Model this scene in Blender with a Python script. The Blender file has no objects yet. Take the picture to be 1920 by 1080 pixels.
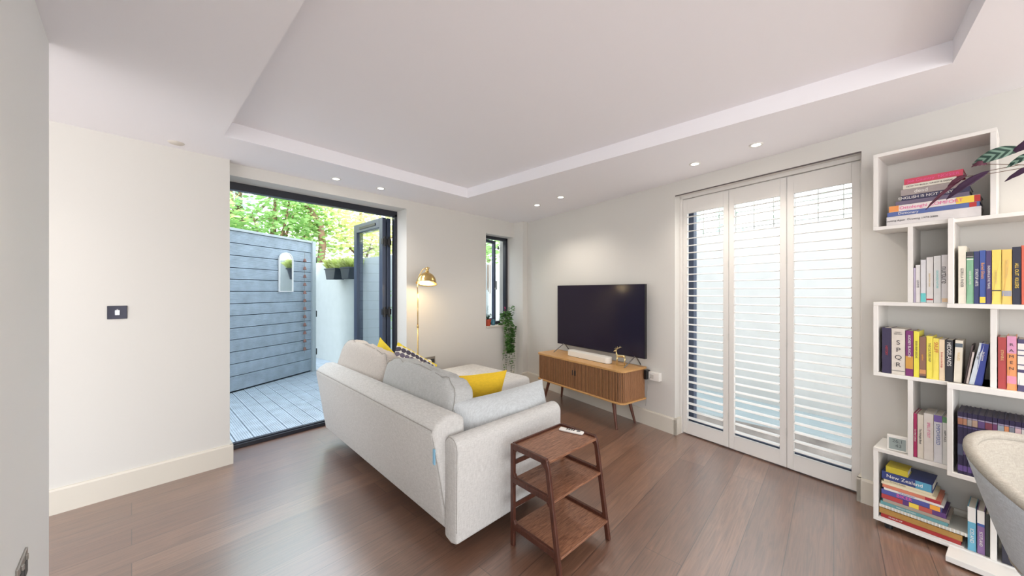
import bpy, bmesh, math, random
from math import sin, cos, pi, radians as rad
from mathutils import Vector, Matrix
random.seed(7)
C = bpy.context.scene.collection
SC = bpy.context.scene

# ------------------------------------------------------------------ camera
CEIL = 2.467
cd = bpy.data.cameras.new('camera'); cam = bpy.data.objects.new('camera', cd); C.objects.link(cam)
cam.location = (0, 0, 1.4); cam.rotation_euler = (rad(90), 0, rad(42.6 - 90))
cd.sensor_width = 36; cd.lens = 36 * 656 / 1920; cd.shift_y = 6 / 1920; cd.clip_start = 0.02
SC.camera = cam
# ------------------------------------------------------------------ world and light
w = bpy.data.worlds.new('World'); SC.world = w; w.use_nodes = True
wn = w.node_tree.nodes; wl = w.node_tree.links
bg = wn['Background']; tc = wn.new('ShaderNodeTexCoord'); sp = wn.new('ShaderNodeSeparateXYZ'); rp = wn.new('ShaderNodeValToRGB')
wl.new(tc.outputs['Generated'], sp.inputs[0]); wl.new(sp.outputs['Z'], rp.inputs[0]); wl.new(rp.outputs[0], bg.inputs[0])
rp.color_ramp.elements[0].position = 0.0; rp.color_ramp.elements[0].color = (0.92, 0.91, 0.90, 1)
rp.color_ramp.elements[1].position = 0.55; rp.color_ramp.elements[1].color = (0.80, 0.90, 1.0, 1)
e = rp.color_ramp.elements.new(0.04); e.color = (0.98, 0.99, 1.0, 1)
bg.inputs[1].default_value = 2.2
SC.view_settings.view_transform = 'Standard'; SC.view_settings.look = 'None'
SC.view_settings.exposure = 0.95; SC.view_settings.gamma = 1.0; SC.view_settings.use_curve_mapping = False

def add_sun():
    l = bpy.data.lights.new('sun', 'SUN'); l.energy = 2.5; l.angle = rad(2); l.color = (1, .95, .86)
    o = bpy.data.objects.new('sun', l); C.objects.link(o); o.location = (0, -5, 12)
    o.rotation_euler = Vector((0.25, 0.70, -0.66)).to_track_quat('-Z', 'Y').to_euler()
add_sun()

# ------------------------------------------------------------------ materials
MATS = {}
def mat(name, col, rough=0.6, metal=0.0, bump=0.0, bscale=200.0, var=0.0, vscale=6.0, spec=0.5, emis=None, es=0.0, stretch=(1, 1, 1)):
    if name in MATS: return MATS[name]
    m = bpy.data.materials.new(name); m.use_nodes = True
    nt = m.node_tree; n = nt.nodes; l = nt.links; p = n['Principled BSDF']
    p.inputs['Base Color'].default_value = (*col, 1); p.inputs['Roughness'].default_value = rough
    p.inputs['Metallic'].default_value = metal; p.inputs['Specular IOR Level'].default_value = spec
    t = n.new('ShaderNodeTexCoord'); mp = n.new('ShaderNodeMapping'); l.new(t.outputs['Object'], mp.inputs[0]); mp.inputs['Scale'].default_value = stretch
    if var > 0:
        ns = n.new('ShaderNodeTexNoise'); ns.inputs['Scale'].default_value = vscale; ns.inputs['Detail'].default_value = 4
        l.new(mp.outputs[0], ns.inputs['Vector'])
        r = n.new('ShaderNodeValToRGB'); l.new(ns.outputs['Fac'], r.inputs[0])
        r.color_ramp.elements[0].position = .3; r.color_ramp.elements[1].position = .7
        r.color_ramp.elements[0].color = (*[max(0, c * (1 - var)) for c in col], 1)
        r.color_ramp.elements[1].color = (*[min(1, c * (1 + var)) for c in col], 1)
        l.new(r.outputs[0], p.inputs['Base Color'])
    if bump > 0:
        nb = n.new('ShaderNodeTexNoise'); nb.inputs['Scale'].default_value = bscale; nb.inputs['Detail'].default_value = 2
        l.new(mp.outputs[0], nb.inputs['Vector'])
        b = n.new('ShaderNodeBump'); b.inputs['Strength'].default_value = bump; b.inputs['Distance'].default_value = 0.002
        l.new(nb.outputs['Fac'], b.inputs['Height']); l.new(b.outputs[0], p.inputs['Normal'])
    if emis:
        p.inputs['Emission Color'].default_value = (*emis, 1); p.inputs['Emission Strength'].default_value = es
    MATS[name] = m; return m

def nodes_of(m): return m.node_tree.nodes, m.node_tree.links, m.node_tree.nodes['Principled BSDF']

def wood_mat(name, c1, c2, rough=0.4, scale=3.0, stretch=(1, 12, 12), spec=0.4):
    m = mat(name, c1, rough, spec=spec); n, l, p = nodes_of(m)
    t = n.new('ShaderNodeTexCoord'); mp = n.new('ShaderNodeMapping'); mp.inputs['Scale'].default_value = stretch
    l.new(t.outputs['Object'], mp.inputs[0])
    a = n.new('ShaderNodeTexNoise'); a.inputs['Scale'].default_value = scale; a.inputs['Detail'].default_value = 7; a.inputs['Distortion'].default_value = 1.2
    l.new(mp.outputs[0], a.inputs['Vector'])
    r = n.new('ShaderNodeValToRGB'); r.color_ramp.elements[0].position = .32; r.color_ramp.elements[1].position = .68
    r.color_ramp.elements[0].color = (*c1, 1); r.color_ramp.elements[1].color = (*c2, 1)
    l.new(a.outputs['Fac'], r.inputs[0]); l.new(r.outputs[0], p.inputs['Base Color']); return m

def fabric_mat(name, col, var=0.12):
    m = mat(name, col, 0.95, spec=0.15); n, l, p = nodes_of(m)
    t = n.new('ShaderNodeTexCoord')
    w1 = n.new('ShaderNodeTexNoise'); w1.inputs['Scale'].default_value = 1.0; w1.inputs['Detail'].default_value = 3
    w2 = n.new('ShaderNodeTexNoise'); w2.inputs['Scale'].default_value = 1.0; w2.inputs['Detail'].default_value = 3
    m1 = n.new('ShaderNodeMapping'); m1.inputs['Scale'].default_value = (350, 350, 30)
    m2 = n.new('ShaderNodeMapping'); m2.inputs['Scale'].default_value = (40, 40, 420)
    for a, b in ((m1, w1), (m2, w2)):
        l.new(t.outputs['Object'], a.inputs[0]); l.new(a.outputs[0], b.inputs['Vector'])
    ad = n.new('ShaderNodeMath'); ad.operation = 'ADD'; l.new(w1.outputs['Fac'], ad.inputs[0]); l.new(w2.outputs['Fac'], ad.inputs[1])
    dv = n.new('ShaderNodeMath'); dv.operation = 'MULTIPLY'; dv.inputs[1].default_value = .5; l.new(ad.outputs[0], dv.inputs[0])
    r = n.new('ShaderNodeValToRGB'); r.color_ramp.elements[0].position = .38; r.color_ramp.elements[1].position = .62
    r.color_ramp.elements[0].color = (*[c * (1 - var) for c in col], 1); r.color_ramp.elements[1].color = (*[min(1, c * (1 + var)) for c in col], 1)
    l.new(dv.outputs[0], r.inputs[0]); l.new(r.outputs[0], p.inputs['Base Color'])
    b = n.new('ShaderNodeBump'); b.inputs['Strength'].default_value = .35; b.inputs['Distance'].default_value = .002
    l.new(dv.outputs[0], b.inputs['Height']); l.new(b.outputs[0], p.inputs['Normal']); return m

def glass_mat(name, tint=(1, 1, 1), refl=0.10):
    m = bpy.data.materials.new(name); m.use_nodes = True; n = m.node_tree.nodes; l = m.node_tree.links; n.clear()
    o = n.new('ShaderNodeOutputMaterial'); a = n.new('ShaderNodeBsdfTransparent'); g = n.new('ShaderNodeBsdfGlossy'); x = n.new('ShaderNodeMixShader')
    a.inputs[0].default_value = (*tint, 1); g.inputs['Roughness'].default_value = .02; g.inputs[0].default_value = (.9, .95, 1, 1)
    lw = n.new('ShaderNodeLayerWeight'); lw.inputs[0].default_value = .5
    pw_ = n.new('ShaderNodeMath'); pw_.operation = 'POWER'; pw_.inputs[1].default_value = 4; l.new(lw.outputs['Facing'], pw_.inputs[0])
    ma = n.new('ShaderNodeMath'); ma.operation = 'MULTIPLY_ADD'; ma.inputs[1].default_value = .5; ma.inputs[2].default_value = .02; l.new(pw_.outputs[0], ma.inputs[0])
    l.new(ma.outputs[0], x.inputs[0]); l.new(a.outputs[0], x.inputs[1]); l.new(g.outputs[0], x.inputs[2]); l.new(x.outputs[0], o.inputs[0])
    MATS[name] = m; return m

WALL = mat('wall_paint', (.665, .65, .615), .75, bump=.05, bscale=60)
CEILM = mat('ceiling_paint', (.86, .85, .885), .8, bump=.03, bscale=60)
TRIM = mat('trim_paint', (.68, .64, .56), .4)
SHUT = mat('shutter_paint', (.78, .76, .73), .42)
GARW = mat('garden_render', (.43, .475, .475), .8, bump=.2, bscale=30, var=.03)
DARK = mat('dark_powder_coated_metal', (.018, .02, .03), .35)
DARKB = mat('anthracite_metal', (.045, .06, .10), .32)
CHROME = mat('brushed_steel', (.42, .40, .37), .28, 1.0)
BLACK = mat('black_plastic', (.012, .012, .014), .35)
WHITEP = mat('white_plastic', (.82, .80, .76), .35)
BRASS = mat('brushed_brass', (.72, .50, .20), .25, 1.0)
SHELF = mat('shelf_lacquer', (.80, .78, .745), .45)
PAPER = mat('book_pages', (.72, .68, .60), .85, bump=.3, bscale=300, stretch=(1, 1, 6))
SOFA = fabric_mat('sofa_weave', (.565, .56, .545))
SOFAB = fabric_mat('sofa_cushion_grey', (.47, .48, .475))
SOFAC = fabric_mat('sofa_cushion_beige', (.53, .49, .45))
SOFAD = fabric_mat('sofa_lumbar_grey', (.53, .56, .575))
PIPE = fabric_mat('sofa_piping', (.36, .35, .33))
WALNUT = wood_mat('walnut', (.13, .05, .027), (.34, .165, .095), .38, 5, (3, 30, 30))
WALNUTD = wood_mat('walnut_frame', (.05, .016, .010), (.095, .032, .019), .36, 5, (20, 20, 3))
OAKT = wood_mat('oak_top', (.48, .25, .085), (.62, .36, .14), .35, 4, (3, 25, 25))
TAMB = wood_mat('tambour', (.27, .125, .055), (.42, .21, .10), .45, 6, (40, 40, 2))
LEGW = wood_mat('dark_leg', (.08, .028, .018), (.14, .05, .03), .4, 5, (20, 20, 2))
LEAFG = mat('leaf_green', (.06, .16, .03), .5, var=.6, vscale=9)
GLASS = glass_mat('window_glass')

# oak floor
FLOOR = mat('oak_floor', (.2, .1, .06), .36); n, l, p = nodes_of(FLOOR)
t = n.new('ShaderNodeTexCoord'); br = n.new('ShaderNodeTexBrick'); l.new(t.outputs['Object'], br.inputs['Vector'])
br.offset = .37; br.inputs['Scale'].default_value = 1.0; br.inputs['Brick Width'].default_value = 1.9; br.inputs['Row Height'].default_value = .19
br.inputs['Mortar Size'].default_value = .0022; br.inputs['Mortar Smooth'].default_value = .2; br.inputs['Bias'].default_value = 0
br.inputs['Color1'].default_value = (.17, .082, .05, 1); br.inputs['Color2'].default_value = (.27, .148, .095, 1); br.inputs['Mortar'].default_value = (.06, .028, .018, 1)
mp = n.new('ShaderNodeMapping'); mp.inputs['Scale'].default_value = (1.2, 22, 1); l.new(t.outputs['Object'], mp.inputs[0])
ns = n.new('ShaderNodeTexNoise'); ns.inputs['Scale'].default_value = 3; ns.inputs['Detail'].default_value = 8; ns.inputs['Distortion'].default_value = 1.5
l.new(mp.outputs[0], ns.inputs['Vector'])
r = n.new('ShaderNodeValToRGB'); r.color_ramp.elements[0].position = .3; r.color_ramp.elements[1].position = .72
r.color_ramp.elements[0].color = (.50, .47, .45, 1); r.color_ramp.elements[1].color = (1.15, 1.12, 1.1, 1); l.new(ns.outputs['Fac'], r.inputs[0])
mx = n.new('ShaderNodeMix'); mx.data_type = 'RGBA'; mx.blend_type = 'MULTIPLY'; mx.inputs['Factor'].default_value = 1
l.new(br.outputs['Color'], mx.inputs['A']); l.new(r.outputs[0], mx.inputs['B']); l.new(mx.outputs['Result'], p.inputs['Base Color'])
r2 = n.new('ShaderNodeMapRange'); p.inputs['Coat Weight'].default_value = 1; p.inputs['Coat IOR'].default_value = 2.25; p.inputs['Coat Roughness'].default_value = .30; r2.inputs['To Min'].default_value = .34; r2.inputs['To Max'].default_value = .50; l.new(ns.outputs['Fac'], r2.inputs['Value']); l.new(r2.outputs[0], p.inputs['Roughness'])
b = n.new('ShaderNodeBump'); b.inputs['Strength'].default_value = .12; b.inputs['Distance'].default_value = .002; l.new(ns.outputs['Fac'], b.inputs['Height'])
b2 = n.new('ShaderNodeBump'); b2.inputs['Strength'].default_value = .4; b2.inputs['Distance'].default_value = .001; b2.invert = True; l.new(br.outputs['Fac'], b2.inputs['Height']); l.new(b.outputs[0], b2.inputs['Normal'])
l.new(b2.outputs[0], p.inputs['Normal'])

def groove_mat(name, col, axis, pitch, rough=.7):
    m = mat(name, col, rough); n, l, p = nodes_of(m)
    t = n.new('ShaderNodeTexCoord'); s = n.new('ShaderNodeSeparateXYZ'); l.new(t.outputs['Object'], s.inputs[0])
    a = n.new('ShaderNodeMath'); a.operation = 'MULTIPLY'; a.inputs[1].default_value = 2 * pi / pitch; l.new(s.outputs[axis], a.inputs[0])
    si = n.new('ShaderNodeMath'); si.operation = 'SINE'; l.new(a.outputs[0], si.inputs[0])
    b = n.new('ShaderNodeBump'); b.inputs['Strength'].default_value = .05; b.inputs['Distance'].default_value = .001
    l.new(si.outputs[0], b.inputs['Height']); l.new(b.outputs[0], p.inputs['Normal'])
    ns = n.new('ShaderNodeTexNoise'); ns.inputs['Scale'].default_value = 7; l.new(t.outputs['Object'], ns.inputs['Vector'])
    r = n.new('ShaderNodeValToRGB'); l.new(ns.outputs['Fac'], r.inputs[0]); r.color_ramp.elements[0].position = .3; r.color_ramp.elements[1].position = .7
    r.color_ramp.elements[0].color = (*[c * .88 for c in col], 1); r.color_ramp.elements[1].color = (*[c * 1.1 for c in col], 1)
    l.new(r.outputs[0], p.inputs['Base Color']); return m
DECKM = groove_mat('grey_deck_board', (.42, .49, .56), 'X', .018)
FENCEM = groove_mat('grey_fence_board', (.41, .49, .57), 'Z', .017)
FTRIM = mat('pale_fence_trim', (.46, .52, .55), .6)

# ------------------------------------------------------------------ mesh helpers
def tag(o, label, cat, group=None, kind=None):
    if label: o['label'] = label
    if cat: o['category'] = cat
    if group: o['group'] = group
    if kind: o['kind'] = kind
    return o
def thing(name, label, cat, loc=(0, 0, 0), rotz=0, group=None, rot=None):
    o = bpy.data.objects.new(name, None); C.objects.link(o); o.empty_display_size = .1
    o.location = loc; o.rotation_euler = rot if rot else (0, 0, rotz)
    return tag(o, label, cat, group)

class G:
    def __init__(s): s.v = []; s.f = []
    def add(s, vs, fs):
        b = len(s.v); s.v += [tuple(v) for v in vs]; s.f += [tuple(i + b for i in f) for f in fs]; return s
    def box(s, x0, x1, y0, y1, z0, z1, M=None):
        vs = [Vector((x, y, z)) for z in (z0, z1) for y in (y0, y1) for x in (x0, x1)]
        if M: vs = [M @ v for v in vs]
        return s.add(vs, [(0, 2, 3, 1), (4, 5, 7, 6), (0, 1, 5, 4), (2, 6, 7, 3), (0, 4, 6, 2), (1, 3, 7, 5)])
    def prism(s, poly, a0, a1, axis='y'):
        k = len(poly)
        def P(u, w, a): return {'y': (u, a, w), 'x': (a, u, w), 'z': (u, w, a)}[axis]
        vs = [P(u, w, a0) for u, w in poly] + [P(u, w, a1) for u, w in poly]
        return s.add(vs, [tuple(range(k))[::-1], tuple(range(k, 2 * k))] + [(i, (i + 1) % k, (i + 1) % k + k, i + k) for i in range(k)])
    def cyl(s, p0, p1, r0, r1=None, seg=12):
        p0 = Vector(p0); p1 = Vector(p1); r1 = r0 if r1 is None else r1
        d = (p1 - p0).normalized(); a = d.orthogonal().normalized(); b = d.cross(a)
        vs = [p + (a * cos(2 * pi * i / seg) + b * sin(2 * pi * i / seg)) * r for p, r in ((p0, r0), (p1, r1)) for i in range(seg)]
        return s.add(vs, [tuple(range(seg))[::-1], tuple(range(seg, 2 * seg))] + [(i, (i + 1) % seg, (i + 1) % seg + seg, i + seg) for i in range(seg)])
    def tube(s, pts, r, seg=8):
        pts = [Vector(p) for p in pts]; rs = r if isinstance(r, (list, tuple)) else [r] * len(pts)
        prev = None; rings = []
        for i, p in enumerate(pts):
            d = (pts[min(i + 1, len(pts) - 1)] - pts[max(i - 1, 0)]).normalized()
            a = (prev - d * prev.dot(d)).normalized() if prev else d.orthogonal().normalized(); prev = a; b = d.cross(a)
            rings.append([p + (a * cos(2 * pi * k / seg) + b * sin(2 * pi * k / seg)) * rs[i] for k in range(seg)])
        vs = [v for r_ in rings for v in r_]; fs = [tuple(range(seg))[::-1], tuple(range(len(vs) - seg, len(vs)))]
        for i in range(len(pts) - 1):
            for k in range(seg): fs.append((i * seg + k, i * seg + (k + 1) % seg, (i + 1) * seg + (k + 1) % seg, (i + 1) * seg + k))
        return s.add(vs, fs)
    def lathe(s, prof, c=(0, 0, 0), seg=24, M=None):
        vs = []
        for r, z in prof:
            for k in range(seg): vs.append(Vector((r * cos(2 * pi * k / seg), r * sin(2 * pi * k / seg), z)))
        if M: vs = [M @ v for v in vs]
        vs = [v + Vector(c) for v in vs]; fs = []
        for i in range(len(prof) - 1):
            for k in range(seg): fs.append((i * seg + k, i * seg + (k + 1) % seg, (i + 1) * seg + (k + 1) % seg, (i + 1) * seg + k))
        return s.add(vs, fs)
    def ball(s, c, r, sc=(1, 1, 1), seg=12):
        prof = [(max(1e-4, sin(pi * i / (seg // 2))) * r, -cos(pi * i / (seg // 2)) * r) for i in range(seg // 2 + 1)]
        return s.lathe(prof, c, seg, Matrix.Diagonal((*sc, 1)).to_3x3())
    def squad(s, a, b, c, e1=.35, e2=.35, n1=20, n2=36, M=None, fn=None):
        def pw(x, e): return math.copysign(abs(x) ** e, x)
        vs = []
        for i in range(n1 + 1):
            u = -pi / 2 + pi * i / n1
            for j in range(n2):
                t = 2 * pi * j / n2
                v = Vector((a * pw(cos(u), e1) * pw(cos(t), e2), b * pw(cos(u), e1) * pw(sin(t), e2), c * pw(sin(u), e1)))
                if fn: v = fn(v)
                vs.append(M @ v if M else v)
        fs = [(i * n2 + j, i * n2 + (j + 1) % n2, (i + 1) * n2 + (j + 1) % n2, (i + 1) * n2 + j) for i in range(n1) for j in range(n2)]
        return s.add(vs, fs)
    def make(s, name, m, parent=None, smooth=False, bevel=0, seg=2, sub=0, loc=None, rot=None, solid=0):
        me = bpy.data.meshes.new(name); me.from_pydata(s.v, [], s.f); me.validate(); me.update()
        bm = bmesh.new(); bm.from_mesh(me)
        bmesh.ops.remove_doubles(bm, verts=bm.verts, dist=1e-6)
        bmesh.ops.recalc_face_normals(bm, faces=bm.faces)
        bm.to_mesh(me); bm.free()
        if smooth:
            for p in me.polygons: p.use_smooth = True
        me.materials.append(m)
        o = bpy.data.objects.new(name, me); C.objects.link(o)
        if parent: o.parent = parent
        if loc: o.location = loc
        if rot: o.rotation_euler = rot
        if solid:
            k = o.modifiers.new('s', 'SOLIDIFY'); k.thickness = solid; k.offset = 0
        if bevel:
            k = o.modifiers.new('b', 'BEVEL'); k.width = bevel; k.segments = seg; k.limit_method = 'ANGLE'; k.angle_limit = rad(35)
        if sub:
            k = o.modifiers.new('u', 'SUBSURF'); k.levels = sub; k.render_levels = sub
        return o
def one(name, m, label, cat, g, loc=(0, 0, 0), rotz=0, group=None, **k):
    o = g.make(name, m, None, **k); o.location = loc; o.rotation_euler = (0, 0, rotz); return tag(o, label, cat, group)
def struct(name, g, m, **k):
    o = g.make(name, m, None, **k); o['kind'] = 'structure'; return o
def rawmesh(name, m, parent, vs, fs, smooth=False):
    me = bpy.data.meshes.new(name); me.from_pydata(vs, [], fs); me.update(); me.materials.append(m)
    if smooth:
        for p in me.polygons: p.use_smooth = True
    o = bpy.data.objects.new(name, me); C.objects.link(o)
    if parent: o.parent = parent
    return o
def text(name, s, size, m, parent, loc, rot, align='CENTER', ext=.0004, xs=1.0):
    cu = bpy.data.curves.new(name, 'FONT'); cu.body = s; cu.size = size; cu.extrude = ext; cu.align_x = align; cu.align_y = 'CENTER'
    t = bpy.data.objects.new('tmp', cu); C.objects.link(t)
    me = bpy.data.meshes.new_from_object(t.evaluated_get(bpy.context.evaluated_depsgraph_get())); bpy.data.objects.remove(t)
    me.materials.clear(); me.materials.append(m); me.transform(Matrix.Diagonal((xs, 1, 1, 1)))
    o = bpy.data.objects.new(name, me); C.objects.link(o); o.parent = parent; o.location = loc; o.rotation_euler = rot; return o

# wall B frame: x runs to the right along the wall, y into the wall, z up
A0 = Vector((4.126, 3.366, 0)); DB = Vector((-.2317, -.9728, 0)); NB = Vector((-.9728, .2317, 0)); RB = math.atan2(DB.y, DB.x)
def WB(s, n, z=0): v = A0 + DB * s + NB * n; return Vector((v.x, v.y, z))

# ------------------------------------------------------------------ room shell
TOP = 2.75
def wx(y, n=-.32): return A0.x + NB.x * n + DB.x * ((y - A0.y - NB.y * n) / DB.y)
struct('floor', G().prism([(-3.2, -4.2), (wx(-4.2), -4.2), (wx(3.93), 3.93), (-3.2, 3.93)], -.12, 0, 'z'), FLOOR)
g = G()
X0, X1, Y0, Y1 = .43, 2.60, -.41, 3.08
g.box(-3.2, X0, -4.2, 4.0, CEIL, TOP); g.prism([(X1, -4.2), (wx(-4.2), -4.2), (wx(4.0), 4.0), (X1, 4.0)], CEIL, TOP, 'z')
g.box(X0, X1, -4.2, Y0, CEIL, TOP); g.box(X0, X1, Y1, 4.0, CEIL, TOP); g.box(X0, X1, Y0, Y1, CEIL + .107, TOP)
struct('ceiling', g, CEILM)
YA = 3.69
g = G(); g.box(-3.2, .54, 3.61, 4.0, 0, CEIL)
struct('wall_left', g, WALL)
g = G(); g.box(.54, 2.185, YA, 4.0, 2.365, CEIL); g.box(2.185, 3.458, YA, 4.0, 0, CEIL); g.box(3.458, 4.05, YA, 4.0, 0, .885)
g.box(3.458, 4.05, YA, 4.0, 2.235, CEIL); g.box(4.05, 4.6, 3.50, 4.0, 0, CEIL)
struct('wall_back', g, WALL)
g = G(); SO0, SO1 = 2.285, 3.60
g.box(-.2, SO0, 0, .32, 0, CEIL); g.box(SO1, 6.8, 0, .32, 0, CEIL); g.box(SO0, SO1, 0, .32, 2.335, CEIL)
o = struct('wall_right', g, WALL); o.location = A0; o.rotation_euler = (0, 0, RB)
struct('wall_near', G().box(-.37, -.24, .25, 2.48, 0, CEIL), mat('wall_paint_cool', (.84, .845, .84), .75, bump=.05, bscale=60))
# unseen block above the house, added to keep the sun off the deck
struct('wall_sun_block', G().box(-3.2, 4.5, 3.6, 4.0, TOP, 5.6), GARW)
# skirting boards
def skirt(name, x0, x1, y, h=.158, ret=None):
    g = G(); t = .02
    g.prism([(y, 0), (y - t, 0), (y - t, h - .012), (y - t + .006, h), (y, h)], x0, x1, 'x')
    return struct(name, g, TRIM)
skirt('baseboard_left', -3.0, .56, 3.61)
o = struct('baseboard_corner', G().box(.54, .56, 3.60, 3.72, 0, .158), TRIM)
skirt('baseboard_back', 2.19, 4.05, YA)
skirt('baseboard_pilaster', 4.03, 4.17, 3.50)
g = G(); g.prism([(0, 0), (-.02, 0), (-.02, .146), (-.014, .158), (0, .158)], -.13, SO0 + .02, 'x'); g.box(SO0, SO0 + .02, -.02, .095, 0, .158)
g.prism([(0, 0), (-.02, 0), (-.02, .146), (-.014, .158), (0, .158)], SO1 - .02, 6.6, 'x'); g.box(SO1 - .02, SO1, -.02, .095, 0, .158)
o = struct('baseboard_right', g, TRIM); o.location = A0; o.rotation_euler = (0, 0, RB)

# downlights
LENS = mat('lit_lens', (1, 1, 1), .4, emis=(1, .93, .8), es=14)
RING = mat('downlight_ring', (.78, .76, .73), .4)
def downlight(x, y, label, power=11, z=CEIL, lit=True, sz=1.0):
    t = thing('downlight', label, 'ceiling light', (x, y, z), group='recessed downlights in the lower ceiling' if power == 11 else 'added unseen downlights behind the camera and in the passage')
    G().lathe([(.028, -.001), (.030, -.004), (.043, -.004), (.046, 0)]).make('trim_ring', RING, t, smooth=True)
    G().lathe([(.0001, -.002), (.028, -.002)]).make('lens', LENS, t)
    l = bpy.data.lights.new('lamp', 'SPOT'); l.energy = power; l.spot_size = rad(125); l.spot_blend = .7; l.shadow_soft_size = .03; l.color = (1, .91, .80)
    o = bpy.data.objects.new('lamp', l); C.objects.link(o); o.parent = t; o.location = (0, 0, -.012)
for x, y, lb in [(3.40, 2.705, 'recessed downlight over the television, the one nearest the far corner'),
                 (3.295, 2.28, 'recessed downlight over the television, second from the far corner'),
                 (3.195, .855, 'recessed downlight before the shutters, the farther one'),
                 (3.08, .416, 'recessed downlight before the shutters, the nearer one'),
                 (1.315, 3.48, 'recessed downlight over the open garden door, the left one'),
                 (1.75, 3.46, 'recessed downlight over the open garden door, the right one')]:
    downlight(x, y, lb)
# unseen downlights added as fill; the passage ones give the switch wall's warm glow
for x, y in [(-.75, 3.0), (-1.7, 2.9), (-.9, -.9), (.9, -1.1), (2.6, -1.2), (-.9, -2.4), (.9, -2.4), (2.4, -2.4), (-1.5, .8), (.1, .85)]:
    downlight(x, y, 'unseen recessed downlight added to light the room from behind the near wall and the camera', (5 if y > 2 else 12) if x < -1.4 or y > 0 else 30)
one('ceiling_blank', mat('blank_disc', (.70, .66, .60), .6), 'round unlit ceiling disc before the switch wall', 'ceiling cap', G().lathe([(.0001, -.006), (.040, -.006), (.046, 0)]), (.217, 3.48, CEIL), smooth=True)

# ------------------------------------------------------------------ bifold door and garden
FY = 3.905
dr = thing('door_1', None, None, (0, 0, 0)); dr['kind'] = 'structure'
g = G(); g.box(.545, 2.20, FY, FY + .07, 2.30, 2.375); g.box(.545, .578, FY, FY + .07, 0, 2.33); g.box(2.155, 2.20, FY, FY + .07, 0, 2.33)
g.make('frame', DARK, dr, bevel=.003)
g = G(); g.box(.545, 2.2, FY - .005, FY + .09, 0, .035); g.box(.545, 2.2, FY + .02, FY + .035, .035, .045); g.make('threshold', DARK, dr, bevel=.002)
def leaf(x, y0, y1, lb, vent):
    lf = G(); W = .045
    z0, z1 = .05, 2.29
    lf.box(x, x + W, y0, y0 + .085, z0, z1); lf.box(x, x + W, y1 - .085, y1, z0, z1)
    lf.box(x, x + W, y0 + .085, y1 - .085, z1 - .11, z1); lf.box(x, x + W, y0 + .085, y1 - .085, z0, z0 + .10)
    o = lf.make('door_leaf', DARKB, dr, bevel=.003); o['label'] = lb
    G().box(x + .018, x + .026, y0 + .08, y1 - .08, z0 + .1, z1 - .1).make('glass', GLASS, o)
    if vent: G().box(x - .008, x, y0 + .18, y1 - .18, z1 - .075, z1 - .045).make('vent', BLACK, o)
    for z in (.35, 1.15, 2.0): G().cyl((x + W / 2, y0 - .012, z - .06), (x + W / 2, y0 - .012, z + .06), .014).box(x - .006, x + W, y0 - .02, y0 + .02, z - .035, z + .035).make('hinge', BLACK, o)
leaf(2.045, 4.00, 4.80, 'folded glazed leaf nearest the opening', True)
leaf(2.105, 4.00, 4.84, 'second folded glazed leaf', False)
g = G(); g.box(.545, 2.2, 4.0, 4.02, -.3, -.02)
# deck
g = G(); x = -1.6
while x < 4.4:
    pf = [(x, -.045), (x, -.021)]
    for q in range(7):
        a = x + .004 + q * .0185; pf += [(a, -.020), (a + .0115, -.020), (a + .013, -.025), (a + .017, -.025)]
    pf = [p_ for p_ in pf if p_[0] <= x + .1345] + [(x + .135, -.021), (x + .135, -.045)]
    g.prism(pf, 4.0, 9.2, 'y'); x += .142
o = struct('deck', g, DECKM)
struct('ground', G().box(-14, 16, 3.95, 30, -.5, -.06).box(4.9, 16, -8, 3.95, -.5, -.06), mat('ground_soil', (.16, .15, .14), .9, var=.3))
struct('path', G().box(4.6, 7.5, -6, 5.3, -.055, -.03), mat('pale_paving', (.17, .21, .225), .8, var=.05))
# fence, boards horizontal
FA = radians_f = rad(28.12)
ft = thing('fence', 'grey grooved horizontal board fence with pale edge trim beside the deck', 'fence', (.922, 6.155, -.04), FA)
g = G(); zt = [-.0, .21, .381, .551, .721, .883, 1.057, 1.226, 1.40, 1.57, 1.732, 1.906, 2.079, 2.25]
for i in range(len(zt) - 1):
    za, zb_ = zt[i] + .044, zt[i + 1] + .035; nq = round((zb_ - za) / .018); pq = (zb_ - za) / nq; pf = [(.022, za), (.001, za)]
    for q in range(nq): a = za + q * pq; pf += [(.0, a + .001), (.0, a + pq * .6), (.006, a + pq * .66), (.006, a + pq * .96)]
    pf += [(.001, zb_), (.022, zb_)]; g.prism(pf, -2.6, 1.40, 'x')
g.make('board_panel', FENCEM, ft)
G().box(-2.6, 1.45, .022, .06, 0, 2.28).make('backing', mat('fence_shadow_gap', (.03, .04, .05), .9), ft)
G().box(-2.6, 1.46, -.02, .07, 2.29, 2.325).make('cap_rail', FTRIM, ft, bevel=.003)
G().box(1.40, 1.475, -.03, .07, 0, 2.325).make('end_post', FTRIM, ft, bevel=.003)
for z in (.30, .98, 1.95): G().box(1.475, 1.52, -.01, .04, z, z + .11).make('hinge', BLACK, ft, bevel=.004)
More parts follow.
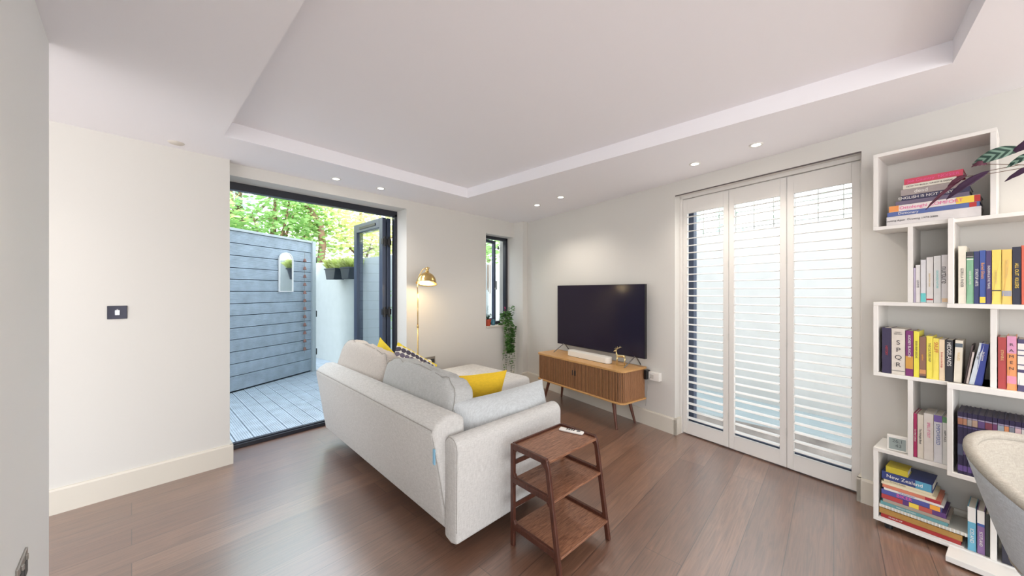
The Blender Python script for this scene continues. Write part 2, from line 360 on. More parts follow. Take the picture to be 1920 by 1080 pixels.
# arched mirror on the fence
def arch(w_, h_, k=14):
    r_ = w_ / 2; return [(-r_, 0), (r_, 0)] + [(r_ * cos(pi * i / k), h_ - r_ + r_ * sin(pi * i / k)) for i in range(k + 1)]
def ff(u, d=0, z=0):  # point on the fence front, d metres proud of it
    return Vector((.922 + cos(FA) * u + sin(FA) * d, 6.155 + sin(FA) * u - cos(FA) * d, z))
mt = thing('garden_mirror', 'arched white framed mirror hung on the grey fence', 'mirror', ff(.873, .012, 1.39), FA)
fr = G(); P1 = arch(.26, .64); k = len(P1)
P2 = [(u * .90, .012 + w_ * .965) for u, w_ in P1]
vs = [(u, -.018, w_) for u, w_ in P1] + [(u, -.018, w_) for u, w_ in P2] + [(u, .008, w_) for u, w_ in P1] + [(u, .0, w_) for u, w_ in P2]
fs = [(i, (i + 1) % k, k + (i + 1) % k, k + i) for i in range(k)] + [(i, (i + 1) % k, 2 * k + (i + 1) % k, 2 * k + i) for i in range(k)] + [(k + i, k + (i + 1) % k, 3 * k + (i + 1) % k, 3 * k + i) for i in range(k)]
fr.add(vs, fs).make('frame', mat('white_metal', (.8, .8, .8), .4), mt)
G().prism(P2, -.008, -.001, 'y').make('mirror_glass', mat('mirror_silver', (.92, .94, .94), .06, 1.0), mt)
# hanging string of bells
bt = thing('hanging_bells', 'string of small terracotta bells hanging on the fence right of the mirror', 'garden ornament', ff(1.21, .05, 2.06), FA)
G().cyl((0, 0, 0), (0, 0, -1.72), .002).make('cord', mat('jute', (.3, .25, .2), .9), bt)
TERR = mat('terracotta', (.24, .12, .10), .7, var=.2)
for i in range(12):
    z = -.10 - i * .138
    G().lathe([(.001, .0), (.014, -.004), (.020, -.02), (.024, -.045), (.030, -.055), (.027, -.055), (.001, -.03)], (0, 0, z)).make('bell', TERR, bt, smooth=True)
# garden walls
def wallseg(name, a, b, h, th=.15, m=GARW, z0=-.06):
    a = Vector(a); b = Vector(b); d = (b - a).normalized(); L = (b - a).length
    o = struct(name, G().box(0, L, 0, th, z0, h), m); o.location = (a.x, a.y, 0); o.rotation_euler = (0, 0, math.atan2(d.y, d.x)); return o
wallseg('wall_garden', (2.66, 8.3), (2.98, 4.75), 2.0)
wallseg('wall_boundary', (1.6, 8.35), (2.7, 8.3), 2.0)
wallseg('wall_passage', (3.0, 5.45), (9.5, 5.45), 2.0)
# wall beyond the shutters
g = G().box(-3.5, 7.5, 1.95, 2.1, -.06, 2.2); o = struct('wall_side', g, mat('side_render', (.50, .50, .485), .8, bump=.2, bscale=30, var=.03)); o.location = A0; o.rotation_euler = (0, 0, RB)
# trellis above it
TRE = mat('trellis_wood', (.35, .33, .30), .8, var=.2)
tr = thing('trellis', 'thin square trellis with sparse climber above the wall outside the shutters', 'trellis', A0, RB)
g = G()
for i in range(28): g.box(.2 + i * .22, .2 + i * .22 + .012, 2.0, 2.012, 2.2, 3.5)
for i in range(6): g.box(.2, 6.2, 2.0, 2.012, 2.25 + i * .22, 2.262 + i * .22)
g.make('lattice', TRE, tr)
def leafcloud(name, m, parent, pts, size, flat=.5):
    vs = []; fs = []
    for (c, sc) in pts:
        s_ = size * sc * random.uniform(.6, 1.3)
        M = Matrix.Rotation(random.uniform(0, 2 * pi), 3, 'Z') @ Matrix.Rotation(random.uniform(-flat * pi, flat * pi), 3, 'X') @ Matrix.Rotation(random.uniform(-.4, .4), 3, 'Y')
        b = len(vs)
        for q in ((-1, 0, 0), (-.3, .45, .08), (.5, .35, .05), (1, 0, -.1), (.5, -.35, .05), (-.3, -.45, .08)):
            vs.append(tuple(Vector(c) + M @ (Vector(q) * s_)))
        fs.append(tuple(range(b, b + 6)))
    return rawmesh(name, m, parent, vs, fs)
def inell(c, r): 
    while True:
        v = Vector([random.uniform(-1, 1) for _ in range(3)])
        if v.length < 1: return Vector((c[0] + v.x * r[0], c[1] + v.y * r[1], c[2] + v.z * r[2]))
def leaf_material(name, c):
    m = mat(name, c, .55, var=.55, vscale=3.0); n, l, p = nodes_of(m)
    p.inputs['Transmission Weight'].default_value = 0
    out = [k for k in n if k.type == 'OUTPUT_MATERIAL'][0]
    tl = n.new('ShaderNodeBsdfTranslucent'); tl.inputs[0].default_value = (*[min(1, k * 1.8) for k in c], 1)
    mxs = n.new('ShaderNodeMixShader'); mxs.inputs[0].default_value = .45
    l.new(p.outputs[0], mxs.inputs[1]); l.new(tl.outputs[0], mxs.inputs[2]); l.new(mxs.outputs[0], out.inputs[0]); return m
LM = [leaf_material('tree_leaf_dark', (.26, .42, .16)), leaf_material('tree_leaf_bright', (.52, .58, .26)), leaf_material('tree_leaf_bluish', (.40, .58, .46))]
BARK = mat('bark', (.22, .14, .09), .9, bump=.6, bscale=40)
# sparse climber leaves on the trellis
tr_ = leafcloud('climber', LM[2], tr, [((random.uniform(.3, 6), 2.0 + random.uniform(-.05, .05), random.triangular(2.2, 3.3, 2.3)), 1) for _ in range(420)], .06); tr_['kind'] = 'stuff'
def tree(x, y, z, r, nl, lm, label, size=.075, trunk=True):
    t = thing('tree', label, 'tree', (x, y, -.06), group='trees beyond the fence and garden wall')
    cl = [inell((0, 0, z), (r[0] * .8, r[1] * .8, r[2] * .8)) for _ in range(34)]
    pts = []
    for i in range(nl):
        c = random.choice(cl); pts.append((inell(c, (r[0] * .33, r[1] * .33, r[2] * .26)), 1))
    leafcloud('crown', LM[lm], t, pts, size)
    g = G(); g.tube([(0, 0, 0), (.05, 0, z * .5), (0, .1, z * .8), (.1, 0, z + r[2] * .5)], [.16, .12, .09, .03])
    for i in range(9):
        e_ = cl[i]; g.tube([(0, 0, z * .55 + i * .12), tuple((e_ + Vector((0, 0, z * .5 + i * .1))) * .5 + Vector((0, 0, -.1))), tuple(e_)], [.06, .04, .012], 6)
    g.make('trunk', BARK, t, smooth=True)
tree(-.2, 10.4, 3.4, (2.2, 1.3, 2.2), 5200, 1, 'broad yellow-green tree behind the left end of the fence')
tree(2.6, 11.2, 3.3, (2.3, 1.3, 2.4), 5600, 0, 'dense dark green tree behind the fence post')
tree(5.0, 11.4, 3.2, (2.3, 1.4, 2.3), 4600, 1, 'sunlit pale tree seen above the open door leaf')
tree(2.2, 13.2, 5.4, (4.0, 1.5, 2.6), 6500, 2, 'tall blue-green tree standing behind all the others')
tree(7.6, 8.6, 2.9, (2.2, 1.4, 2.2), 4200, 0, 'green tree seen through the narrow window')
# big bare branch across the foliage
bt_ = thing('tree', 'leaning brown tree limb crossing the foliage above the fence', 'tree', (3.63, 10.9, -.06), group='trees beyond the fence and garden wall')
G().tube([(-.2, 0, 0), (.0, 0, 1.8), (.12, .0, 2.8), (.06, .0, 3.35), (-.28, .0, 3.85), (-.75, 0, 4.4), (-1.3, 0, 5.2)], [.12, .11, .10, .09, .075, .06, .03], 8).make('trunk', BARK, bt_, smooth=True)
# planters on the garden wall
PLG = mat('planter_grey', (.035, .045, .06), .5)
def planter(x, y, z, lb, w_=.34):
    a = math.atan2(4.75 - 8.3, 2.98 - 2.66)
    t = thing('wall_planter', lb, 'planter', (x, y, z), a, 'dark planters hooked on the white garden wall')
    G().prism([(-w_ / 2, .20), (-w_ / 2 + .06, 0), (w_ / 2 - .06, 0), (w_ / 2, .20)], -.11, .09, 'y').make('trough', PLG, t, bevel=.01)
    G().box(-w_ / 2 - .008, w_ / 2 + .008, -.12, .10, .185, .21).make('rim', PLG, t, bevel=.004)
    vs = []; fs = []
    for i in range(420):
        bx = random.uniform(-w_ / 2, w_ / 2); by = random.uniform(-.09, .07); an = random.uniform(0, 2 * pi); ln = random.uniform(.05, .16); h_ = random.uniform(.06, .20)
        tip = Vector((bx + cos(an) * ln, by + sin(an) * ln, .2 + h_)); sd = Vector((-sin(an), cos(an), 0)) * .004; mid = Vector((bx + cos(an) * ln * .4, by + sin(an) * ln * .4, .2 + h_ * .8))
        b0 = Vector((bx, by, .19)); k_ = len(vs); vs += [tuple(b0 - sd), tuple(b0 + sd), tuple(mid + sd), tuple(tip), tuple(mid - sd)]; fs.append((k_, k_ + 1, k_ + 2, k_ + 3, k_ + 4))
    rawmesh('grass', LM[1], t, vs, fs)
planter(2.62, 6.95, 1.62, 'dark trapezoid planter with grassy plant on the white wall, the farther one', .42)
planter(2.68, 6.42, 1.62, 'dark trapezoid planter with grassy plant on the white wall, the one by the door leaf', .34)
vt = thing('climbing_plant', 'small leafy climber on the white wall seen through the door glass', 'plant', (2.87, 5.3, 1.0))
leafcloud('foliage', LM[0], vt, [((random.gauss(-.06, .015), random.gauss(0, .10), random.uniform(-.25, .45)), 1) for _ in range(60)], .03)

# ------------------------------------------------------------------ narrow window
wd = thing('window_1', None, None); wd['kind'] = 'structure'
g = G(); x0, x1, z0, z1, y = 3.40, 4.05, .895, 2.235, 3.82
g.box(x0, x1, y, y + .06, z1 - .045, z1); g.box(x0, x1, y, y + .06, z0, z0 + .045); g.box(x0, x0 + .045, y, y + .06, z0, z1); g.box(x1 - .045, x1, y, y + .06, z0, z1)
g.make('frame', DARK, wd, bevel=.003)
sh = bpy.data.objects.new('sash', None)
hx, hy = x0 + .05, y + .065
g = G(); W_ = .53
for a, b_, c_, d_ in ((0, W_, 1.28, 1.235), (0, W_, .0, .05), (0, .05, 0, 1.28), (W_ - .05, W_, 0, 1.28)):
    g.box(a, b_, 0, .045, min(c_, d_), max(c_, d_))
s_ = g.make('sash', DARKB, wd, bevel=.003, loc=(hx, hy, .925), rot=(0, 0, rad(13)))
G().box(.045, W_ - .045, .018, .025, .045, 1.24).make('glass', GLASS, s_)
G().box(W_ - .035, W_ - .015, -.03, 0, .50, .53).box(W_ - .035, W_ - .015, -.035, -.02, .50, .64).make('handle', CHROME, s_, bevel=.003)
g = G().box(3.458, 4.05, 3.675, 3.83, .87, .892); o = g.make('window_sill', TRIM, wd, bevel=.003)
# curtain-like striped towel/wind chime seen outside the narrow window
ch = thing('wind_chime', 'slim tubular wind chime hanging outside the narrow window', 'wind chime', (4.02, 4.22, 1.9))
G().lathe([(.0001, .012), (.03, .01), (.03, 0), (.0001, 0)]).make('top_disc', mat('chime_wood', (.3, .15, .08), .6), ch)
for i in range(5):
    a = 2 * pi * i / 5
    G().cyl((.024 * cos(a), .024 * sin(a), -.06), (.024 * cos(a), .024 * sin(a), -.42 - .03 * i), .006).make('chime_tube', mat('chime_metal', (.6, .45, .35), .3, 1.0), ch)
G().cyl((0, 0, .01), (0, 0, .2), .0015).make('cord', MATS['jute'], ch)
G().cyl((0, -.225, .2), (0, .01, .2), .005).box(-.015, .015, -.225, -.22, .17, .23).make('bracket', BLACK, ch)

# ------------------------------------------------------------------ shuttered window
wf = thing('window_2', None, None, A0, RB); wf['kind'] = 'structure'
g = G(); a, b_ = SO0, SO1
g.box(a, b_, .24, .30, 2.27, 2.335); g.box(a, b_, .24, .30, 0, .10); g.box(a, a + .055, .24, .3, 0, 2.33); g.box(b_ - .055, b_, .24, .3, 0, 2.33)
g.make('frame', DARKB, wf, bevel=.003)
G().box(a + .05, b_ - .05, .265, .273, .09, 2.28).make('glass', GLASS, wf)
G().box(a, b_, .19, .32, 0, .03).make('threshold', DARKB, wf)
g = G(); g.box(a, a + .022, .085, .135, 0.0, 2.335); g.box(b_ - .022, b_, .085, .135, 0, 2.335); g.box(a, b_, .085, .135, 2.305, 2.335)
o = struct('trim_1', g, SHUT, bevel=.003); o.location = A0; o.rotation_euler = (0, 0, RB)
o = struct('shutter_gap_shade', G().box(a, b_, .002, .012, 2.327, 2.3345), mat('dark_gap', (.12, .10, .10), .6)); o.location = A0; o.rotation_euler = (0, 0, RB)  # thin dark strip painted in for the shade of the gap over the shutters
def shutter(s0, s1, l0, l1, lb):
    t = thing('plantation_shutter', lb, 'shutter', WB(s0, -.10, .012), RB, 'white louvred shutters across the tall window')
    W = s1 - s0; la, lc = l0 - s0, l1 - s0; H = 2.288; zb, zt_ = .118, 2.148
    g = G(); g.box(0, la, 0, .028, 0, H); g.box(lc, W, 0, .028, 0, H); g.box(la, lc, 0, .028, 0, zb); g.box(la, lc, 0, .028, zt_, H)
    g.make('frame', SHUT, t, bevel=.003)
    g = G(); N = 29; tilt = rad(7)
    for i in range(N):
        z = zb + (i + .5) * (zt_ - zb) / N; M = Matrix.Translation((0, .014, z)) @ Matrix.Rotation(tilt, 4, 'X')
        prof = [(.0245 * cos(2 * pi * k / 12), .0055 * sin(2 * pi * k / 12)) for k in range(12)]
        vs = [M @ Vector((x_, u, v)) for x_ in (la + .002, lc - .002) for u, v in prof]
        g.add(vs, [tuple(range(12))[::-1], tuple(range(12, 24))] + [(k, (k + 1) % 12, (k + 1) % 12 + 12, k + 12) for k in range(12)])
    g.make('louvres', SHUT, t, smooth=False)
    for z in (.25, .95, 1.6, 2.1): G().box(W - .004, W + .002, -.006, .002, z, z + .06).make('hinge', mat('hinge_white', (.7, .69, .66), .3), t)
shutter(2.309, 2.728, 2.352, 2.684, 'white louvred shutter panel nearest the television')
shutter(2.731, 3.154, 2.773, 3.11, 'white louvred shutter panel in the middle of the window')
shutter(3.157, 3.576, 3.20, 3.531, 'white louvred shutter panel nearest the bookcase')

# ------------------------------------------------------------------ sofa
so = thing('sofa', 'pale grey L-shaped fabric sofa with chaise, its back to the camera', 'sofa', (1.13, 1.415, 0), rad(-2.6))
g = G(); g.prism([(0, .12), (-.085, .66), (-.075, .69), (.0, .735), (.06, .735), (.125, .70), (.155, .12)], .10, 2.08, 'y'); g.make('backrest', SOFA, so, smooth=True, bevel=.028, seg=4)
g = G()
for pts in ([(-.082, .115, .675), (-.084, 1.0, .678), (-.084, 2.05, .678)], [(-.082, .118, .675), (-.04, .10, .40), (.01, .105, .14)]): g.tube(pts, .0022, 6)
g.make('piping', PIPE, so)
G().box(-.074, -.070, .100, .103, .50, .58).box(-.0745, -.0715, .102, .118, .50, .58).make('fabric_tag', mat('tag_blue', (.25, .5, .68), .6), so)
g = G(); pr = [(-.0, .10)] + [(.052 + .058 * cos(pi - pi * k / 10), .585 + .055 * sin(pi * k / 10)) for k in range(11)] + [(.11, .10), (.052, .085)]
g.prism([(u, v) for u, v in pr], -.01, .86, 'x'); g.make('armrest', SOFA, so, smooth=True, bevel=.016, seg=3)
g = G(); g.tube([(-.006, .055 + (u - .055) * .93, v - (.004 if v > .3 else 0)) for u, v in [(0, .16)] + pr[1:-2] + [(.11, .16)]], .002, 6); g.make('piping', PIPE, so)
G().box(.10, .88, .11, 1.06, .13, .30).box(.10, 1.72, 1.06, 2.06, .13, .30).make('seat_base', SOFA, so, bevel=.02, smooth=True, seg=3)
G().box(.13, .90, .115, 1.05, .30, .46).make('seat_cushion', SOFA, so, bevel=.045, smooth=True, seg=5)
o = G().box(.13, 1.74, 1.06, 2.06, .29, .485).make('chaise_cushion', SOFA, so, bevel=.05, smooth=True, seg=5)
for u, v in ((.22, .22), (.74, .22), (.22, 1.86), (1.56, 1.9), (1.56, 1.2)):
    G().cyl((u, v, 0), (u, v, .14), .014, .018).make('leg', LEGW, so)
def wrinkle(v, amp=.009):
    return v + Vector((0, 0, amp * sin(v.y * 38 + v.x * 9) * cos(v.z * 14) + amp * .7 * sin(v.y * 71 + 1.3)))
def bigcush(name, m, lb, u, v, z, a, b_, c_, rx=0, ry=0, rz=0, seam=True):
    t = thing('back_cushion', lb, 'cushion', (0, 0, 0))
    t.matrix_world = SO @ Matrix.Translation((u, v, z)) @ Matrix.Rotation(rz, 4, 'Z') @ Matrix.Rotation(ry, 4, 'Y') @ Matrix.Rotation(rx, 4, 'X')
    G().squad(a, b_, c_, .42, .35, 28, 56, fn=wrinkle).make('cover', m, t, smooth=True)
    e2 = .35; pts = []
    for j in range(49):
        tt = 2 * pi * j / 48
        pts.append((-a * .66, b_ * .992 * math.copysign(abs(cos(tt)) ** .35, cos(tt)), c_ * .985 * math.copysign(abs(sin(tt)) ** .42, sin(tt))))
    G().tube([wrinkle(Vector(p_)) for p_ in pts], .0022, 6).make('piping', PIPE, t)
    return t
SO = Matrix.Translation((1.13, 1.415, 0)) @ Matrix.Rotation(rad(-2.6), 4, 'Z')
bigcush('back_cushion', SOFAB, 'large grey sofa back cushion nearest the side table', .20, .70, .665, .105, .465, .215, ry=rad(12), rx=rad(2.5))
bigcush('back_cushion', SOFAC, 'large beige sofa back cushion nearest the garden door', .19, 1.62, .70, .10, .44, .22, ry=rad(16), rx=rad(4.5), rz=rad(3))
# lumbar cushion by the arm and scatter cushions
def pillow(name, label, M, w_, h_, t_, m1, m2=None, cat='cushion'):
    t = thing(name, label, cat); t.matrix_world = M
    N = 22
    def P(i, j, sg):
        x = -1 + 2 * i / N; y = -1 + 2 * j / N
        th = ((1 - x * x) * (1 - y * y)) ** .42
        return (w_ / 2 * x * (1 - .07 * (1 - y * y)), h_ / 2 * y * (1 - .07 * (1 - x * x)), sg * (t_ / 2 * th) + .004 * sin(x * 6 + y * 4) * th)
    for sg, m, nm in ((1, m1, 'front_cover'), (-1, m2 or m1, 'back_cover')):
        vs = [P(i, j, sg) for i in range(N + 1) for j in range(N + 1)]
        fs = [(i * (N + 1) + j, (i + 1) * (N + 1) + j, (i + 1) * (N + 1) + j + 1, i * (N + 1) + j + 1) for i in range(N) for j in range(N)]
        if sg < 0: fs = [f[::-1] for f in fs]
        rawmesh(nm, m, t, vs, fs, smooth=True)
    return t
def T(x, y, z): return Matrix.Translation((x, y, z))
def R_(a, ax): return Matrix.Rotation(rad(a), 4, ax)
YEL = fabric_mat('yellow_cotton', (.72, .47, .035), .08)
YELB = fabric_mat('bright_yellow_cotton', (.85, .68, .07), .06)
# scalloped pattern
PAT = mat('scalloped_dots', (.8, .78, .7), .9, spec=.15); n, l, p = nodes_of(PAT)
t = n.new('ShaderNodeTexCoord'); s = n.new('ShaderNodeSeparateXYZ'); l.new(t.outputs['Object'], s.inputs[0])
def mth(op, a, b=None):
    k = n.new('ShaderNodeMath'); k.operation = op
    for i, v in enumerate((a, b)):
        if v is None: continue
        if isinstance(v, (int, float)): k.inputs[i].default_value = v
        else: l.new(v, k.inputs[i])
    return k.outputs[0]
u = mth('DIVIDE', s.outputs['X'], .044); v = mth('DIVIDE', s.outputs['Y'], .056)
row = mth('FLOOR', v); fv = mth('SUBTRACT', mth('FRACT', v), .5); fu = mth('SUBTRACT', mth('FRACT', u), .5)
d = mth('ADD', mth('POWER', mth('ABSOLUTE', mth('MULTIPLY', fu, .9)), 2.0), mth('POWER', mth('ABSOLUTE', fv), 2.0))
msk = mth('LESS_THAN', d, .205)
rr = n.new('ShaderNodeValToRGB'); rr.color_ramp.interpolation = 'CONSTANT'
l.new(mth('FRACT', mth('MULTIPLY', mth('ADD', row, 40.5), .1667)), rr.inputs[0])
cols = [(0, (.09, .08, .11)), (.167, (.86, .68, .06)), (.333, (.10, .09, .12)), (.5, (.025, .02, .03)), (.667, (.04, .035, .05)), (.833, (.17, .15, .2))]
rr.color_ramp.elements[0].color = (*cols[0][1], 1); rr.color_ramp.elements[1].position = cols[1][0]; rr.color_ramp.elements[1].color = (*cols[1][1], 1)
for q, c_ in cols[2:]:
    e = rr.color_ramp.elements.new(q); e.color = (*c_, 1)
mx = n.new('ShaderNodeMix'); mx.data_type = 'RGBA'; l.new(msk, mx.inputs['Factor']); mx.inputs['A'].default_value = (.8, .78, .7, 1); l.new(rr.outputs[0], mx.inputs['B']); l.new(mx.outputs['Result'], p.inputs['Base Color'])

pillow('lumbar_cushion', 'pale blue-grey lumbar cushion leaning on the near sofa arm', SO @ T(.53, .185, .585) @ R_(-2, 'Z') @ R_(72, 'X'), .80, .34, .19, SOFAD)
pillow('scatter_cushion', 'mustard cushion with scalloped front standing on the sofa seat', SO @ T(.50, .50, .622) @ R_(-17, 'Z') @ R_(1, 'Y') @ R_(108, 'X') @ R_(180, 'Y'), .46, .44, .15, PAT, YEL)
pillow('scatter_cushion', 'yellow cushion poking up behind the beige back cushion', SO @ T(.40, 1.66, .655) @ R_(30, 'Z') @ R_(75, 'X') @ R_(42, 'Z'), .46, .46, .13, YELB)
pillow('scatter_cushion', 'black, grey and yellow scalloped cushion leaning behind the grey back cushion', SO @ T(.455, 1.30, .685) @ R_(10, 'Z') @ R_(60, 'X') @ R_(-40, 'Z'), .44, .44, .14, PAT, PAT)

# ------------------------------------------------------------------ side table
ta = rad(-4.6)
sd = thing('side_table', 'walnut three-tier side table with splayed legs beside the sofa arm', 'side table', (1.416, 1.315, 0), ta)
def frame_end(x):
    # outline in (y,z): far leg vertical, near leg splayed; rails with rounded corners
    g = G(); th = .020
    def near_y(z): return -.272 - (0.56 - z) / .56 * .085
    w_ = .026
    g.add([(x + a, y, z) for a in (0, th) for y, z in ((0, 0), (-w_, 0), (-w_, .555), (0, .56))], [(0, 1, 2, 3), (4, 7, 6, 5), (0, 4, 5, 1), (1, 5, 6, 2), (2, 6, 7, 3), (3, 7, 4, 0)])
    prof = [(near_y(0), 0), (near_y(.52), .52), (near_y(.55) + .008, .552), (near_y(.56) + .03, .562), (near_y(.56) + .05, .534), (near_y(.50) + w_, .505), (near_y(0) + w_, 0)]
    k = len(prof)
    g.add([(x + a, y, z) for a in (0, th) for y, z in prof], [tuple(range(k)), tuple(range(2 * k - 1, k - 1, -1))] + [(i, (i + 1) % k, (i + 1) % k + k, i + k) for i in range(k)])
    for z0, z1 in ((.532, .562), (.350, .382), (.095, .128)):
        ya = near_y((z0 + z1) / 2) + .012
        g.box(x, x + th, ya, -.012, z0, z1)
        for yy, s_ in ((-w_, -1), (near_y(z0) + w_, 1)):
            if z0 > .5: g.prism([(yy, z0), (yy + s_ * .018, z0), (yy, z0 - .022)], x, x + th, 'x')
            else: g.prism([(yy, z1), (yy + s_ * .016, z1), (yy, z1 + .022)], x, x + th, 'x'); g.prism([(yy, z0), (yy + s_ * .016, z0), (yy, z0 - .022)], x, x + th, 'x')
    return g
for x in (0, .425):
    frame_end(x).make('end_frame', WALNUTD, sd, bevel=.004, seg=2)
for z, y0, nm in ((.538, -.272, 'top_shelf'), (.352, -.30, 'middle_shelf'), (.098, -.345, 'bottom_shelf')):
    G().box(.018, .427, y0, -.004, z, z + .012).make(nm, WALNUT, sd, bevel=.002)
G().box(.018, .427, -.012, 0, .55, .562).make('back_lip', WALNUTD, sd, bevel=.002)
for za in (.44, .20): G().box(.018, .427, -.016, -.004, za, za + .024).make('back_rail', WALNUTD, sd, bevel=.002)
rm = thing('remote_control', 'small white remote control on the side table', 'remote control', (1.795, 1.165, .5505), rad(-78))
G().box(-.075, .075, -.018, .018, 0, .014).make('body', WHITEP, rm, bevel=.006, seg=3)
g = G()
for i in range(4):
    for j in range(2): g.box(-.03 + i * .014, -.021 + i * .014, -.010 + j * .013, -.002 + j * .013, .014, .0152)
g.make('buttons', BLACK, rm)
G().lathe([(.0001, .0155), (.011, .0155), (.012, .014)], (.045, 0, 0)).make('round_pad', mat('pad_grey', (.12, .12, .12), .4), rm)

# ------------------------------------------------------------------ sideboard and television
CB = WB(1.32, .235, 0); RC = RB + rad(1.2)
sb = thing('sideboard', 'walnut sideboard with slatted sliding doors and rounded front corners', 'sideboard', CB, RC)
CW, CD, Z0, Z1 = 1.34, .40, .272, .612
def rrect(hw, hd, r, k=8):
    # start back-left, go front, end back-right (front = -y)
    pts = [(-hw, hd)]
    for i in range(k + 1): a = pi + (pi / 2) * i / k; pts.append((-hw + r + r * cos(a), -hd + r + r * sin(a)))
    for i in range(k + 1): a = 1.5 * pi + (pi / 2) * i / k; pts.append((hw - r + r * cos(a), -hd + r + r * sin(a)))
    pts.append((hw, hd)); return pts
G().prism(rrect(CW / 2, CD / 2, .07), Z1 - .022, Z1, 'z').make('top', OAKT, sb, bevel=.003)
G().prism(rrect(CW / 2, CD / 2, .07), Z0, Z0 + .018, 'z').make('base_board', OAKT, sb, bevel=.004)
G().prism(rrect(CW / 2 - .035, CD / 2 - .03, .05), Z0 + .015, Z1 - .02, 'z').make('carcass', WALNUT, sb)
path = rrect(CW / 2 - .014, CD / 2 - .014, .062, 10)
P = [Vector(p_) for p_ in path]; seg = [(P[i + 1] - P[i]).length for i in range(len(P) - 1)]; L = sum(seg)
def at(sv):
    for i, q in enumerate(seg):
        if sv <= q or i == len(seg) - 1:
            d_ = (P[i + 1] - P[i]).normalized(); return P[i] + d_ * sv, Vector((d_.y, -d_.x))
        sv -= q
def tamb(a, b_, par, nm):
    pitch = .0185; nr = round((b_ - a) / pitch); pitch = (b_ - a) / nr; out = []
    for i in range(nr):
        for f_, o_ in ((0.0, -.010), (.30, -.010), (.32, 0), (.6, .003), (.85, .001), (.99, 0.0)):
            p_, nrm = at(a + (i + f_) * pitch); out.append(p_ + nrm * o_)
    k = len(out); vs = [(q.x, q.y, z) for z in (Z0 + .019, Z1 - .023) for q in out]
    o = rawmesh(nm, TAMB, par, vs, [(i, i + 1, k + i + 1, k + i) for i in range(k - 1)]); o.data.materials.append(mat('tambour_gap_shade', (.05, .02, .012), .7))  # second, dark colour deepens the shade in the grooves between ribs
    for i, pg in enumerate(o.data.polygons):
        if i % 6 in (0, 5): pg.material_index = 1
    return o
for a, b_, hx in ((.0, L / 2 - .002, -.018), (L / 2 + .002, L, .018)):
    dd = tamb(a, b_, sb, 'door')
    G().box(hx - .005, hx + .005, -CD / 2 + .005, -CD / 2 + .0145, .44, .50).make('handle', BLACK, dd, bevel=.003)
for sx in (-1, 1):
    for sy in (-1, 1):
        G().cyl((sx * .50, sy * .12, Z0), (sx * .565, sy * (.155 if sy < 0 else .15), 0), .021, .011, 16).make('leg', LEGW, sb, smooth=False)
tv = thing('television', 'large black flat-screen television standing on the sideboard', 'television', WB(1.348, .10, .612), RB)
G().box(-.672, .672, 0, .035, .090, .863).make('bezel', BLACK, tv, bevel=.003)
SCR = mat('screen_panel', (.014, .009, .024), .16, spec=.28)
G().box(-.668, .668, -.0015, .0, .097, .859).make('screen', SCR, tv)
G().box(-.35, .35, .03, .06, .12, .6).make('rear_housing', BLACK, tv, bevel=.01)
for sx in (-1, 1):
    g = G(); g.tube([(sx * .55, -.17, .004), (sx * .55, .005, .10)], .006, 8); g.tube([(sx * .55, .02, .10), (sx * .55, .10, .004)], .006, 8); g.make('leg', mat('tv_leg_metal', (.30, .29, .28), .3, .9), tv)
bar = thing('soundbar', 'low white soundbar on the sideboard before the television', 'soundbar', WB(1.36, .225, .6125), RB)
def pill(hw, hd, k=10): return [(-hw + hd + hd * cos(a), hd * sin(a)) for a in [pi / 2 + pi * i / k for i in range(k + 1)]] + [(hw - hd + hd * cos(a), hd * sin(a)) for a in [-pi / 2 + pi * i / k for i in range(k + 1)]]
G().prism(pill(.325, .05), .002, .068, 'z').make('body', mat('soundbar_white', (.80, .78, .72), .5), bar, bevel=.004)
G().prism(pill(.322, .048), .0, .003, 'z').make('base', BLACK, bar)
# gold deer
de = thing('deer_figurine', 'small gold stag figurine on a ring base beside the soundbar', 'figurine', WB(1.80, .215, .6125), RB + rad(20))
def skin(name, m, parent, verts, edges, radii, sub=1):
    me = bpy.data.meshes.new(name); me.from_pydata(verts, edges, []); o = bpy.data.objects.new(name, me); C.objects.link(o); o.parent = parent
    k = o.modifiers.new('skin', 'SKIN')
    for i, r_ in enumerate(radii): me.skin_vertices[0].data[i].radius = (r_, r_)
    me.skin_vertices[0].data[0].use_root = True
    o.modifiers.new('s', 'SUBSURF').levels = sub; o.modifiers['s'].render_levels = sub; me.materials.append(m); return o
def mkskin(name, m, parent, verts, edges, radii):
    me = bpy.data.meshes.new(name); me.from_pydata(verts, edges, [])
    o = bpy.data.objects.new(name, me); C.objects.link(o); o.parent = parent
    o.modifiers.new('skin', 'SKIN'); sv = me.skin_vertices
    if not sv: return o
    for i, r_ in enumerate(radii): sv[0].data[i].radius = (r_, r_)
    o.modifiers.new('s', 'SUBSURF').levels = 1; me.materials.append(m); return o
g = G()
g.tube([(.052, 0, .098), (.045, 0, .104), (.02, 0, .103), (-.005, 0, .101), (-.028, 0, .104), (-.036, 0, .118), (-.040, 0, .145)], [.006, .013, .015, .014, .016, .010, .007], 12)
g.tube([(-.036, 0, .140), (-.042, 0, .155), (-.060, 0, .150), (-.070, 0, .145)], [.006, .010, .007, .004], 10)
for sx, b0 in ((-.028, -.002), (.045, .004)):
    for sy in (-1, 1): g.tube([(sx, sy * .008, .10), (sx + b0 * 2, sy * .010, .06), (sx + b0 - .004, sy * .010, .035), (sx + b0, sy * .011, .002)], [.007, .0045, .003, .003], 8)
g.tube([(.052, 0, .104), (.060, 0, .094)], [.004, .002], 6)
for sy in (-1, 1): g.tube([(-.040, sy * .006, .158), (-.034, sy * .020, .163)], [.004, .001], 6)
g.make('body', mat('gold', (.80, .66, .36), .22, 1.0), de, smooth=True)
g = G()
